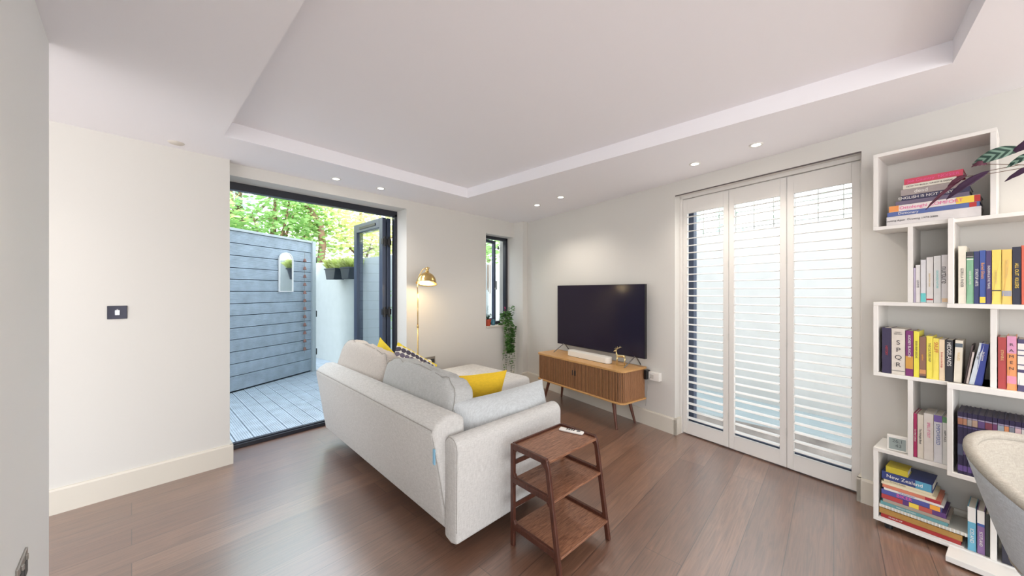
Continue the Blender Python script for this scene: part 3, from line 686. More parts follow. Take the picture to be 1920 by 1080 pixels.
for sy in (-1, 1):
    g.tube([(-.042, sy * .005, .160), (-.030, sy * .020, .178), (-.010, sy * .032, .188), (.008, sy * .036, .192)], [.003, .0028, .0025, .001], 6)
    g.tube([(-.030, sy * .020, .178), (-.036, sy * .024, .196)], [.0025, .001], 6); g.tube([(-.012, sy * .031, .187), (-.014, sy * .036, .204)], [.0025, .001], 6); g.tube([(-.040, sy * .008, .163), (-.056, sy * .014, .178)], [.0025, .001], 6)
g.make('antlers', MATS['gold'], de, smooth=True)
g = G(); g.tube([(.008 + .046 * cos(2 * pi * i / 24), .026 * sin(2 * pi * i / 24), .002) for i in range(25)], .002, 6); g.make('ring_base', MATS['gold'], de)
# power block by the sideboard
pb = thing('extension_socket', 'white surface-mounted double socket block on the wall behind the sideboard', 'socket', WB(2.10, .0, .488), RB)
G().box(-.075, .045, -.05, 0, 0, .085).make('housing', WHITEP, pb, bevel=.004)
G().box(-.06, -.015, -.052, -.05, .02, .06).make('socket_face', mat('socket_face', (.6, .58, .54), .5), pb)
ad = thing('power_adapter', 'black power adapter hanging between sideboard and white socket block', 'power adapter', WB(2.012, .05, .49), RB)
G().box(-.02, .012, -.03, .03, 0, .095).make('body', BLACK, ad, bevel=.004)
ca = WB(2.06, .055, .52); cb = WB(2.0, .04, .40)
g = G().tube([tuple(WB(2.055, .055, .525)), tuple(WB(2.04, .05, .50)), tuple(WB(2.02, .05, .47)), tuple(WB(2.005, .04, .40)), tuple(WB(1.99, .03, .30)), tuple(WB(1.98, .03, .2))], .0025, 6)
tag(g.make('power_cable', mat('grey_cable', (.35, .34, .32), .5)), 'thin cable drooping from the white socket block behind the sideboard', 'cable')

# ------------------------------------------------------------------ floor lamp
lp = thing('floor_lamp', 'slim brass reading floor lamp with domed shade behind the sofa', 'floor lamp', (2.19, 3.46, 0))
G().lathe([(.0001, .022), (.11, .02), (.125, .012), (.125, 0), (.0001, 0)]).make('base', BRASS, lp, smooth=True)
lx, ly = .055, -.05
top = [(0, 0, 1.38), (-.008, 0, 1.46), (.002, -.01, 1.56), (.04, -.03, 1.64), (.075, -.045, 1.665), (.09, -.05, 1.66)]
g = G(); g.cyl((0, 0, .02), (0, 0, 1.0), .0075); g.cyl((0, 0, 1.0), (0, 0, 1.38), .006); g.cyl((0, 0, .99), (0, 0, 1.02), .011); g.tube(top, .005, 8); g.make('pole', BRASS, lp, smooth=True)
g = G(); g.lathe([(.0001, 0), (.011, 0), (.011, -.012), (.018, -.016), (.018, -.03), (.012, -.034), (.020, -.045), (.022, -.065)], (.09, -.05, 1.675)); g.cyl((.09, -.05, 1.665), (.118, -.062, 1.665), .005); g.make('lamp_holder', BRASS, lp, smooth=True)
M = Matrix.Rotation(rad(-15), 3, Vector((.677, -.736, 0)))
o = G().lathe([(.020, 0), (.045, -.012), (.075, -.035), (.096, -.065), (.108, -.10), (.112, -.125), (.119, -.132)], (.09, -.05, 1.612), 32, M).make('lamp_shade', BRASS, lp, smooth=True, solid=.002)
BULB = mat('bulb_glow', (1, .9, .6), .4, emis=(1, .78, .38), es=9)
G().ball((.10, -.05, 1.52), .028, (1, 1, 1.2), 16).make('bulb', BULB, lp, smooth=True)
l_ = bpy.data.lights.new('bulb_light', 'POINT'); l_.energy = 3; l_.color = (1, .75, .4); l_.shadow_soft_size = .03
o = bpy.data.objects.new('bulb_light', l_); C.objects.link(o); o.parent = lp; o.location = (.10, -.05, 1.475)

# ------------------------------------------------------------------ sockets and switch
def uk_socket(t, W=.146):
    G().box(0, W, -.006, 0, 0, .086).make('plate', CHROME, t, bevel=.002)
    g = G()
    for i in range(2):
        cx = W * (.27 + .46 * i)
        g.box(cx - .026, cx + .026, -.0075, -.006, .012, .056); 
    g.make('insert', mat('socket_insert', (.05, .05, .05), .5), t)
    for i in range(2):
        cx = W * (.27 + .46 * i); G().box(cx - .006, cx + .006, -.012, -.006, .062, .078).make('rocker', CHROME, t, bevel=.001)
st = thing('wall_socket', 'brushed steel double wall socket behind the chaise, the right-hand one', 'wall socket', (2.435, YA, .50)); uk_socket(st)
st = thing('wall_socket', 'brushed steel wall socket partly behind the scalloped cushion', 'wall socket', (2.335, YA, .50)); G().box(0, .086, -.006, 0, 0, .086).make('plate', CHROME, st, bevel=.002); G().box(.02, .066, -.0075, -.006, .02, .066).make('insert', MATS['socket_insert'], st)
pl = thing('plug', 'round white plug in the steel socket behind the chaise', 'plug', (2.475, YA - .008, .53))
G().lathe([(.0001, .05), (.022, .048), (.030, .035), (.030, 0)], M=Matrix.Rotation(rad(90), 3, 'X'), c=(0, 0, 0)).make('plug_body', WHITEP, pl, smooth=True)
G().tube([(0, -.04, -.02), (-.01, -.05, -.06), (-.03, -.05, -.12), (-.04, -.04, -.25)], .003, 6).make('cord', WHITEP, pl, smooth=True)
st = thing('wall_socket', 'brushed steel double socket on the near left wall at the frame edge', 'wall socket', (-.24, 1.835, .462), rad(90)); uk_socket(st)
sw = thing('light_switch', 'square polished black-chrome toggle switch on the left wall', 'light switch', (-.112, 3.61, 1.21))
G().box(0, .092, -.006, 0, 0, .09).make('plate', mat('black_chrome', (.02, .02, .032), .12, .6), sw, bevel=.002)
G().box(.036, .058, -.018, -.006, .027, .061).make('rocker', mat('polished_steel', (.75, .78, .80), .15, 1.0), sw, bevel=.002)
G().cyl((.047, -.005, .058), (.047, -.022, .066), .004).make('toggle', MATS['polished_steel'], sw)

# ------------------------------------------------------------------ plants by the narrow window
rp_ = thing('potted_plant', 'small spiky plant in a red pot on the narrow window sill', 'plant', (3.545, 3.745, .892))
G().lathe([(.0001, 0), (.036, 0), (.046, .075), (.049, .075), (.049, .095), (.043, .095), (.043, .08), (.0001, .08)]).make('pot', mat('red_pot', (.42, .055, .02), .5), rp_, smooth=False)
g = G()
for i in range(11):
    a = 2 * pi * i / 11 + .2; r_ = .05 + .02 * (i % 3)
    g.tube([(0, 0, .08), (cos(a) * r_ * .6, sin(a) * r_ * .6, .14 + .02 * (i % 3)), (cos(a) * r_ * 1.3, sin(a) * r_ * 1.3, .13)], [.006, .005, .001], 6)
g.make('leaves', mat('succulent_green', (.05, .13, .09), .5), rp_, smooth=True)
g = G(); g.tube([(0, 0, .08), (-.005, 0, .2), (.005, 0, .30)], .0015, 5)
for i in range(5): g.ball((.006 * (-1) ** i, 0, .20 + i * .02), .004)
g.make('flower_stem', MATS['succulent_green'], rp_)
bj = thing('glass_jar', 'small blue glass jar between the red pot and the trailing plant', 'jar', (3.67, 3.76, .892))
G().lathe([(.0001, 0), (.026, 0), (.03, .02), (.03, .06), (.02, .075), (.022, .085), (.018, .085), (.0001, .06)]).make('body', mat('blue_glass', (.05, .18, .25), .1), bj, smooth=True)
hp = thing('potted_plant', 'leafy trailing plant in a white pot cascading off the window sill', 'plant', (3.86, 3.72, .892))
G().lathe([(.0001, 0), (.05, 0), (.065, .10), (.06, .10), (.0001, .09)]).make('pot', WHITEP, hp, smooth=True)
pts = []
for i in range(620):
    a = random.uniform(pi, 2 * pi) if random.random() < .85 else random.uniform(0, pi); q = random.random()
    z = .20 - q * .62; wd_ = .15 * (1 - abs(q - .35) * .9) * random.random() ** .5
    x = cos(a) * wd_; y = -.03 + sin(a) * wd_ * .7
    if z < .0: y = min(y, -.10) - random.random() * .03
    x = max(-.22, min(.15, x)); y = min(y, -.0)
    pts.append(((x, y - (.02 if z < 0 else 0), z), 1))
for i in range(60): pts.append(((random.uniform(.02, .13), random.uniform(-.12, -.02), random.uniform(.12, .28)), .7))
strands = [(-.13, .62), (-.06, .86), (.0, .72), (.05, .93), (.09, .78), (.11, .95), (-.10, .90)]
sg = G()
for sx, dz in strands:
    sg.tube([(sx * .5, -.08, .10), (sx, -.12, -.1), (sx + .01, -.12, -dz * .6), (sx, -.10, -dz + .1)], .0018, 5)
    k = int((dz - .45) / .035)
    for i in range(k): pts.append(((sx + random.uniform(-.02, .02), -.115 + random.uniform(-.01, .01), -.38 - i * .035 + .1 * 0), .75))
leafcloud('foliage', LEAFG, hp, pts, .028, .4)
sg.make('stems', mat('stem_green', (.12, .2, .06), .6), hp)
G().tube([(.0, -.03, .1), (-.02, -.04, .26)], .0015).ball((-.02, -.04, .262), .009).ball((-.012, -.045, .25), .007).make('pink_flower', mat('pink_petal', (.55, .04, .16), .5), hp)

# ------------------------------------------------------------------ bookcase
bc = thing('bookcase', 'tall white open zigzag bookcase against the wall right of the shutters', 'bookcase', A0, RB)
D = .25; t_ = .02
def bx(s0, s1, z0, z1, n0=.004, n1=D): return (s0, s1, -n1, -n0, z0, z1)
S0, SE = 3.70, 5.25
def part(nm, lst, m=SHELF, lab=None):
    g = G()
    for b_ in lst: g.box(*b_)
    o = g.make(nm, m, bc, bevel=.0015)
    if lab: o['label'] = lab
part('shelf_board', [bx(S0, SE, .03, .05)]); part('shelf_board', [bx(S0, 3.985, .442, .462), ]); part('shelf_board', [bx(S0, SE, .895, .915)])
part('shelf_board', [bx(S0, 3.99, 1.315, 1.335)]); part('shelf_board', [bx(S0, SE, 1.765, 1.785)]); part('shelf_board', [bx(S0, 4.137, 2.20, 2.22)])
part('shelf_board', [bx(3.982, SE, .425, .447, n1=.285)]); part('shelf_board', [bx(3.982, SE, .885, .915, n1=.285)]); part('shelf_board', [bx(3.982, SE, 1.312, 1.335, n1=.285)])
for s0, z0, z1, n1 in ((S0, .05, .442, D), (S0, .915, 1.315, D), (S0, 1.785, 2.20, D), (3.838, .462, .895, D), (3.838, 1.335, 1.765, D), (3.982, .447, .885, .285), (3.985, 1.335, 1.785, .285), (4.116, .05, .425, D), (4.116, .915, 1.312, D), (4.116, 1.785, 2.20, D), (4.55, .447, .885, .285), (4.68, .05, .425, D), (4.68, .915, 1.312, D), (4.55, 1.335, 1.765, .285)):
    part('upright_panel', [bx(s0, s0 + .02, z0, z1, n1=n1)])
for z0, z1, a, b_ in ((.05, .442, 3.72, 4.116), (.05, .425, 4.136, 4.68), (.462, .895, 3.858, 3.982), (.447, .885, 4.002, 4.55), (.915, 1.315, 3.72, 4.116), (.915, 1.312, 4.136, 4.68), (1.335, 1.765, 3.858, 3.985), (1.335, 1.765, 4.005, 4.55), (1.785, 2.20, 3.72, 4.116)):
    pass
part('base_board', [bx(3.985, SE, .012, .040, n0=.0, n1=.375)])
for s in (3.76, 4.35, 5.0):
    G().cyl((s, -.22, 0), (s, -.22, .03), .018).make('foot', BLACK, bc)
    G().cyl((s, -.04, 0), (s, -.04, .03), .018).make('foot', BLACK, bc)
# clock
ck = thing('digital_clock', 'small white digital clock with grey-green display on the low shelf', 'clock', WB(3.795, .205, .463), RB + rad(8))
G().prism([(-.022, 0), (.028, 0), (.012, .088), (-.010, .088)], -.045, .045, 'x').make('body', WHITEP, ck, bevel=.006, seg=3)
scr = G().box(-.036, .030, -.0015, 0, .010, .074).make('display', mat('lcd', (.22, .27, .25), .25), ck, loc=(0, -.0225, .0), rot=(rad(-8), 0, 0))
text('digits', '26.1\n 43', .026, mat('lcd_ink', (.06, .08, .08), .5), scr, (-.002, -.0022, .045), (rad(90), 0, 0))

# books
INKW = mat('ink_white', (.82, .80, .76), .6); INKD = mat('ink_dark', (.06, .055, .06), .6); INKR = mat('ink_red', (.5, .04, .04), .6); INKO = mat('ink_orange', (.85, .38, .05), .6)
INKG = mat('ink_gold', (.70, .52, .22), .5); INKP = mat('ink_pink', (.80, .12, .35), .6); INKB = mat('ink_blue', (.06, .12, .38), .6); INKT = mat('ink_teal', (.15, .62, .62), .6); INKY = mat('ink_yellow', (.85, .62, .08), .6)
INK = dict(w=INKW, d=INKD, r=INKR, o=INKO, g=INKG, p=INKP, b=INKB, t=INKT, y=INKY)
def cmat(c): return mat('cover_%02d_%02d_%02d' % tuple(int(x * 99) for x in c), c, .45, var=.05, vscale=30)
def book(label, s0, s1, z, h, nf, dep, col, title=None, ink='w', tsize=None, bands=(), group=None, lean=0, tz=.5, xs=1.0, stack=False, pages=None):
    """upright: s0..s1 is the thickness, h the height.  stacked flat: s0..s1 is the spine length, h the thickness."""
    t = thing('book', label, 'book', WB(s0, nf, z), RB, group)
    if lean: t.rotation_euler = (0, 0, RB); t.matrix_world = Matrix.Translation(WB(s0, nf, z)) @ Matrix.Rotation(RB, 4, 'Z') @ Matrix.Rotation(lean, 4, 'Y')
    W = s1 - s0 - .0008; c = .0025
    g = G()
    if not stack:
        g.box(0, W, 0, c, 0, h); g.box(0, c, 0, dep, 0, h); g.box(W - c, W, 0, dep, 0, h); g.make('cover', cmat(col), t, bevel=.0008)
        G().box(c, W - c, c, dep - .004, .003, h - .003).make('pages', pages or PAPER, t)
    else:
        h -= .0006
        g.box(0, W, 0, c, 0, h); g.box(0, W, 0, dep, 0, c); g.box(0, W, 0, dep, h - c, h); g.make('cover', cmat(col), t, bevel=.0008)
        G().box(.003, W - .003, c, dep - .004, c, h - c).make('pages', pages or PAPER, t)
    for a, b_, k in bands:
        if not stack: G().box(.0003, W - .0003, -.0006, .0002, h * a, h * b_).make('spine_band', INK[k] if isinstance(k, str) else cmat(k), t)
        else: G().box(W * a, W * b_, -.0006, .0002, .0005, h - .0005).make('spine_band', INK[k] if isinstance(k, str) else cmat(k), t)
    if title:
        if not stack: text('spine_title', title, tsize or W * .62, INK[ink], t, (W / 2, -.001, h * tz), (rad(90), rad(90), 0), xs=xs)
        else: text('spine_title', title, tsize or h * .75, INK[ink], t, (W * tz, -.001, h / 2), (rad(90), 0, 0), xs=xs)
    return t
GA = 'books stacked flat on the top shelf'
def stk(lb, s0, s1, z0, z1, col, **k): book(lb, s0, s1, z0, z1 - z0, k.pop('nf', .235), k.pop('dep', .19), col, stack=True, **k)
stk('thick white book, bottom of the stack on the top shelf', 3.753, 4.090, 1.7855, 1.838, (.72, .69, .68), title='Looking Again  Drawing 1974-2000', ink='d', tsize=.014, tz=.28, group=GA)
stk('blue book second from the bottom of the top-shelf stack', 3.756, 4.085, 1.838, 1.863, (.10, .15, .38), title='Dictionary', ink='w', tz=.25, group=GA, bands=((.90, .97, 'r'),))
stk('white cookbook with orange end and pink lettering in the top-shelf stack', 3.763, 4.087, 1.863, 1.899, (.80, .74, .72), title='Ottolenghi COMFORT', ink='p', tsize=.024, tz=.48, bands=((0, .12, (.85, .33, .10)), (.76, .94, 'y'), (.94, 1, 'r')), group=GA)
stk('thin purple-grey book in the middle of the top-shelf stack', 3.789, 4.053, 1.899, 1.921, (.16, .13, .20), group=GA)
stk('navy book lettered in bold white in the top-shelf stack', 3.812, 4.055, 1.921, 1.949, (.055, .05, .11), title='ENGLISH IS NOT EASY', ink='w', tsize=.020, tz=.36, group=GA)
stk('mauve-grey book, third from the top of the top-shelf stack', 3.810, 4.042, 1.949, 1.985, (.36, .31, .30), title='dead', ink='w', tz=.33, group=GA)
stk('cream book just under the red one in the top-shelf stack', 3.819, 4.011, 1.985, 2.011, (.74, .70, .60), title='HOW TO BUILD, GROW & COOK', ink='d', tsize=.011, group=GA)
stk('red book on top of the top-shelf stack', 3.823, 4.033, 2.011, 2.044, (.60, .07, .12), title='Joe Country  NOISIER', ink='p', tsize=.020, group=GA)
GB = 'pale books in the narrow upper cell'
F4 = 1.3355
book('thin lilac book at the left end of the narrow upper cell', 3.859, 3.867, F4, .197, .235, .13, (.50, .44, .58), group=GB)
book('short white book with dark title beside the lilac one', 3.867, 3.884, F4, .212, .235, .14, (.76, .73, .72), title='LEAVE ME', ink='d', tsize=.010, group=GB)
book('white book with turquoise foot band in the upper cell', 3.885, 3.905, F4, .240, .235, .15, (.74, .74, .76), bands=((.02, .22, 't'),), group=GB)
book('white book with tiny red mark in the upper cell', 3.906, 3.931, F4, .253, .235, .16, (.77, .75, .73), title='letters from home', ink='g', tsize=.010, bands=((.06, .09, 'r'),), group=GB)
book('white book with pale teal lettering in the upper cell', 3.932, 3.958, F4, .258, .235, .16, (.75, .75, .74), title='GROUNDED NATURE', ink='t', tsize=.010, group=GB)
book('white book lettered nurture beside the upright', 3.959, 3.981, F4, .262, .235, .17, (.76, .74, .75), title='nurture', ink='d', tsize=.030, tz=.58, bands=((.02, .10, (.75, .55, .35)),), group=GB)
GC = 'colourful books on the upper right shelf'
NF = .268
book('tall cream book at the left end of the upper right shelf', 4.018, 4.043, F4, .300, NF, .2, (.78, .73, .62), title='GORILLA FINDER', ink='d', tsize=.013, tz=.45, group=GC)
book('green book with black and white top stripes', 4.044, 4.067, F4, .268, NF, .17, (.22, .45, .28), bands=((.88, 1, 'd'), (.90, .915, 'w'), (.845, .86, 'w')), title='HIGH RISE LIVES', ink='w', tsize=.010, group=GC)
book('dark navy book with white capitals beside the green one', 4.0675, 4.085, F4, .268, NF, .17, (.035, .045, .15), title='STARTUP ARTS', ink='w', tsize=.013, group=GC)
book('royal blue book with orange foot', 4.0855, 4.104, F4, .271, NF, .17, (.05, .10, .36), title='Buried Ghosts', ink='o', tsize=.014, tz=.62, bands=((.02, .13, 'y'),), group=GC)
book('slim purple-navy book beside the royal blue one', 4.1045, 4.1215, F4, .268, NF, .17, (.07, .045, .15), title='ENDURING & THE TRAVEL', ink='w', tsize=.010, group=GC)
book('plain yellow book on the upper right shelf', 4.122, 4.150, F4, .270, NF, .18, (.82, .66, .14), title='a quiet garden', ink='g', tsize=.012, bands=((.24, .26, 'd'),), group=GC)
book('orange-yellow book with a dark picture near its foot', 4.151, 4.180, F4, .269, NF, .18, (.84, .56, .14), title='THE LONG CALL', ink='g', tsize=.012, tz=.65, bands=((.15, .25, (.35, .36, .42)),), group=GC)
book('black book with yellow lettering before the red one', 4.1805, 4.205, F4, .279, NF, .18, (.02, .022, .045), title='ALL OUT  KILLERS', ink='y', tsize=.015, group=GC)
book('coral red book at the right end of the upper right shelf', 4.2055, 4.230, F4, .284, NF, .18, (.62, .12, .07), group=GC)
GD = 'books on the middle shelf'
F3 = .9155
book('dark purple-navy hardback at the left end of the middle shelf', 3.734, 3.772, F3, .268, .235, .17, (.045, .035, .085), title='HISTORY', ink='r', tsize=.014, group=GD)
b5 = book('thick cream book lettered SPQR on the middle shelf', 3.773, 3.827, F3, .266, .235, .18, (.72, .66, .58), bands=((.075, .085, 'd'),), group=GD)
for i, c_ in enumerate('SPQR'): text('spine_title', c_, .036, INKD, b5, (.027, -.001, .185 - i * .043), (rad(90), 0, 0))
text('spine_title', 'MARY\nBEARD', .010, INKD, b5, (.027, -.001, .24), (rad(90), 0, 0))
book('purple book with gold lower lettering on the middle shelf', 3.828, 3.858, F3, .258, .235, .17, (.20, .03, .16), title='AUDREY BLANCHE', ink='w', tsize=.015, tz=.66, bands=((.16, .44, (.62, .32, .06)),), group=GD)
book('slim tall bright yellow book beside the purple one', 3.859, 3.880, F3, .258, .235, .17, (.84, .76, .08), title='SEVEN BRIEF LESSONS', ink='d', tsize=.010, tz=.6, group=GD)
book('brown book with orange foot picture on the middle shelf', 3.8805, 3.905, F3, .228, .235, .16, (.26, .13, .09), title='cauldron', ink='o', tsize=.010, bands=((.10, .2, (.62, .30, .12)), (.0, .05, 'd')), group=GD)
book('yellow book lettered in thin capitals right of the brown one', 3.906, 3.929, F3, .236, .235, .16, (.86, .74, .10), title='THE CULTURE MAP', ink='d', tsize=.012, tz=.62, group=GD)
book('yellow book with red title on the middle shelf', 3.929, 3.951, F3, .226, .235, .15, (.84, .70, .10), title='SNUFF', ink='r', tsize=.020, tz=.78, group=GD)
book('peach-cream book with small red text', 3.951, 3.971, F3, .222, .235, .15, (.80, .64, .44), title='Brendan and the Bridge', ink='r', tsize=.009, group=GD)
book('black book with bold white capitals on the middle shelf', 3.971, 3.999, F3, .221, .235, .15, (.02, .02, .025), title='HEDGELANDS', ink='w', tsize=.020, tz=.66, group=GD)
book('cream book with small dark picture at its head', 4.000, 4.026, F3, .224, .235, .15, (.78, .72, .60), title='WAVES', ink='g', tsize=.014, tz=.62, bands=((.84, .93, (.10, .13, .16)),), group=GD, lean=rad(1.5))
book('thin dark book leaning in the middle shelf', 4.033, 4.040, F3, .205, .225, .15, (.10, .07, .07), group=GD, lean=rad(7))
book('thin off-white booklet leaning beside the light blue book', 4.0405, 4.048, F3, .170, .235, .14, (.62, .54, .50), group=GD, lean=rad(7))
book('light blue-grey book leaning on the middle shelf', 4.049, 4.066, F3, .222, .235, .15, (.62, .68, .74), title='First Light', ink='d', tsize=.010, tz=.7, group=GD, lean=rad(9))
book('deep blue book leaning on the right upright of the middle shelf', 4.0665, 4.091, F3, .218, .235, .15, (.03, .05, .28), title='the Lessons', ink='w', tsize=.010, tz=.7, group=GD, lean=rad(6))
GE = 'books on the middle shelf right of the upright'
book('red hardback directly right of the middle upright', 4.139, 4.164, F3, .256, .25, .18, (.45, .06, .06), title='ISTANBUL', ink='g', tsize=.012, tz=.65, group=GE)
b6 = book('pink and orange book with stacked dark letters', 4.165, 4.193, F3, .264, .25, .18, (.80, .32, .12), bands=((.68, 1, (.72, .32, .50)), (.12, .26, (.78, .30, .42))), group=GE)
for i, c_ in enumerate('RAMEN'): text('spine_title', c_, .020, INKD, b6, (.013, -.0014, .222 - i * .029), (rad(90), 0, 0))
book('navy book with white label blocks at the frame edge', 4.195, 4.222, F3, .252, .25, .18, (.07, .06, .15), bands=((.80, .92, 'w'), (.70, .78, 'w'), (.52, .68, 'w'), (.42, .50, 'w'), (.12, .36, 'w')), group=GE)
GF = 'books in the narrow lower cell'
F2 = .4625
book('crimson book at the left end of the narrow lower cell', 3.859, 3.872, F2, .245, .235, .16, (.42, .03, .12), title='Our Dear Lookout', ink='w', tsize=.009, group=GF)
book('cream book with dark foot lettering beside the crimson one', 3.873, 3.896, F2, .245, .235, .16, (.76, .70, .60), title='The Midnight Book', ink='d', tsize=.011, group=GF)
book('wide off-white book in the lower cell', 3.8965, 3.932, F2, .258, .235, .17, (.77, .73, .68), title='SPELL IT OUT', ink='p', tsize=.014, tz=.65, group=GF)
book('white book with violet head lettered EMPOWERED', 3.9325, 3.962, F2, .258, .235, .17, (.75, .75, .78), title='EMPOWERED', ink='b', tsize=.019, tz=.6, bands=((.86, 1, (.20, .13, .42)),), group=GF)
book('white book with green head band beside the upright', 3.9625, 3.981, F2, .256, .235, .17, (.74, .75, .73), title='HAPPY PLACE', ink='d', tsize=.010, tz=.6, bands=((.88, 1, (.14, .32, .16)),), group=GF)
GG = 'matching dark violet volumes behind the chair'
ed = [4.016, 4.034, 4.047, 4.062, 4.080, 4.102, 4.124, 4.139, 4.158, 4.172, 4.188, 4.206, 4.224, 4.240, 4.256, 4.272]
tn = ['brown', 'tan', 'grey', 'pale brown', 'violet', 'maroon', 'plum', 'pale blue', 'orange', 'slate', 'pale pink', 'white', 'green', 'grey-blue', 'rose']
tcs = [(.35, .15, .09), (.40, .2, .12), (.35, .32, .3), (.42, .3, .22), (.12, .07, .2), (.2, .05, .08), (.16, .05, .13), (.3, .36, .42), (.62, .26, .12), (.2, .22, .27), (.60, .42, .45), (.6, .58, .56), (.2, .3, .2), (.3, .33, .4), (.5, .25, .3)]
for i in range(15):
    book('dark violet volume with %s panel, %s' % (tn[i], 'in the row of matching volumes behind the chair'), ed[i], ed[i + 1], .4475, .322, .27, .20, (.025, .018, .06), bands=((.80, .90, tcs[i]), (.905, .925, (.32, .28, .40)), (.76, .775, (.10, .08, .22)), (.30 + .02 * (i % 3), .48, (.07 + .05 * (i % 2), .08, .14 + .04 * (i % 3))), (.05, .14, (.12, .07, .25))), group=GG, pages=mat('dark_grey_pages', (.13, .12, .15), .8))
GH = 'books stacked flat on the bottom shelf'
def st1(lb, s0, s1, z0, z1, col, **k): stk(lb, s0, s1, z0, z1, col, group=GH, **k)
st1('thin white folder at the very bottom of the low stack', 3.722, 4.035, .0505, .056, (.78, .76, .72), dep=.2)
st1('dark red book near the bottom of the low stack', 3.730, 4.026, .056, .078, (.38, .03, .03), title='MUSEUM OF', ink='w', tsize=.010, tz=.2)
st1('mustard-brown cardboard box file in the low stack', 3.723, 4.030, .078, .109, (.42, .23, .06))
GHs = thing('spiral_notebook', 'white spiral-bound notebook in the low stack', 'notebook', WB(3.721, .238, .109), RB, GH)
G().box(0, .325, .006, .20, .002, .020).make('pages', PAPER, GHs)
g = G()
for i in range(26): g.tube([(.006 + i * .0125, .008 + .008 * cos(a), .011 + .009 * sin(a)) for a in [2 * pi * k / 10 for k in range(11)]], .0016, 5)
g.make('wire_binding', mat('white_wire', (.82, .82, .80), .3), GHs)
st1('teal softback above the spiral notebook', 3.728, 3.982, .1305, .150, (.14, .34, .36), title='FRENCH KITCHEN', ink='w', tsize=.009, tz=.4)
st1('grey-brown book above the teal softback', 3.738, 3.988, .150, .169, (.40, .33, .27))
st1('purple and red striped book under the blue one', 3.732, 3.976, .169, .196, (.12, .05, .20), bands=((0, .35, (.45, .06, .06)), (.45, .60, 'y'), (.6, .8, (.5, .1, .08))))
st1('blue book lettered BIKER with orange end', 3.732, 3.960, .196, .223, (.09, .10, .34), title='BIKER', ink='p', tsize=.024, tz=.40, bands=((.82, .98, 'o'),))
st1('thin white book on the blue one in the low stack', 3.742, 3.968, .223, .236, (.76, .74, .72), title='THE ECONOMIST', ink='b', tsize=.008, tz=.4)
st1('red-orange spined book in the middle of the low stack', 3.736, 3.957, .236, .255, (.66, .22, .14), bands=((.75, 1, (.42, .03, .05)),))
st1('long cream book in the upper low stack', 3.732, 3.940, .255, .270, (.78, .70, .50))
st1('short cream book under the travel guide', 3.742, 3.928, .270, .286, (.74, .66, .46), title='IN COLD BLOOD', ink='d', tsize=.008, tz=.3)
st1('blue travel guide lettered New Zealand', 3.733, 3.929, .286, .331, (.035, .055, .20), title='New Zealand', ink='w', tsize=.026, tz=.46, bands=((.68, .98, (.10, .34, .50)),), )
st1('small yellow book on top of the low stack', 3.750, 3.838, .331, .366, (.55, .45, .04), dep=.12)
GI = 'upright travel guides at the right of the bottom shelf'
book('light blue travel guide with white head on the bottom shelf', 4.046, 4.073, .0505, .225, .235, .16, (.14, .42, .58), title='ICELAND', ink='w', tsize=.018, tz=.35, bands=((.66, 1, 'w'),), group=GI)
book('purple travel guide with white head on the bottom shelf', 4.076, 4.100, .0505, .222, .235, .16, (.26, .15, .34), title='SCOTLAND', ink='w', tsize=.014, tz=.35, bands=((.70, 1, 'w'), (.64, .70, 'b')), group=GI)
book('dark green thin book against the bottom shelf upright', 4.101, 4.114, .0505, .215, .235, .16, (.04, .05, .05), group=GI)
for i, (c_, lb) in enumerate([((.03, .03, .05), 'black book first right of the bottom upright'), ((.05, .10, .36), 'blue book second right of the bottom upright'), ((.10, .42, .45), 'turquoise book third right of the bottom upright'), ((.5, .48, .45), 'grey book fourth right of the bottom upright')]):
    book(lb, 4.150 + i * .032, 4.150 + i * .032 + .030, .0505, .20 - .012 * i, .24, .16, c_, group='books behind the chair on the bottom shelf')

# ------------------------------------------------------------------ calathea
cp = thing('potted_plant', 'prayer plant with striped green leaves and purple undersides reaching over the top shelf', 'plant', WB(4.52, .14, 1.7855), RB)
G().lathe([(.0001, 0), (.07, 0), (.085, .15), (.078, .15), (.0001, .13)]).make('pot', mat('grey_pot', (.4, .4, .38), .6), cp, smooth=True)
CAL = mat('striped_leaf', (.03, .10, .07), .4); n, l, p = nodes_of(CAL)
t = n.new('ShaderNodeTexCoord'); s = n.new('ShaderNodeSeparateXYZ'); l.new(t.outputs['Object'], s.inputs[0])
v = mth('ADD', mth('MULTIPLY', s.outputs['X'], 36.0), mth('MULTIPLY', mth('ABSOLUTE', s.outputs['Y']), -42.0))
k_ = mth('GREATER_THAN', mth('FRACT', v), .55)
mx = n.new('ShaderNodeMix'); mx.data_type = 'RGBA'; l.new(k_, mx.inputs['Factor']); mx.inputs['A'].default_value = (.02, .06, .045, 1); mx.inputs['B'].default_value = (.20, .32, .25, 1); l.new(mx.outputs['Result'], p.inputs['Base Color'])
PUR = mat('purple_leaf', (.10, .022, .045), .45); PUR2 = mat('dark_purple_leaf', (.045, .015, .05), .45)
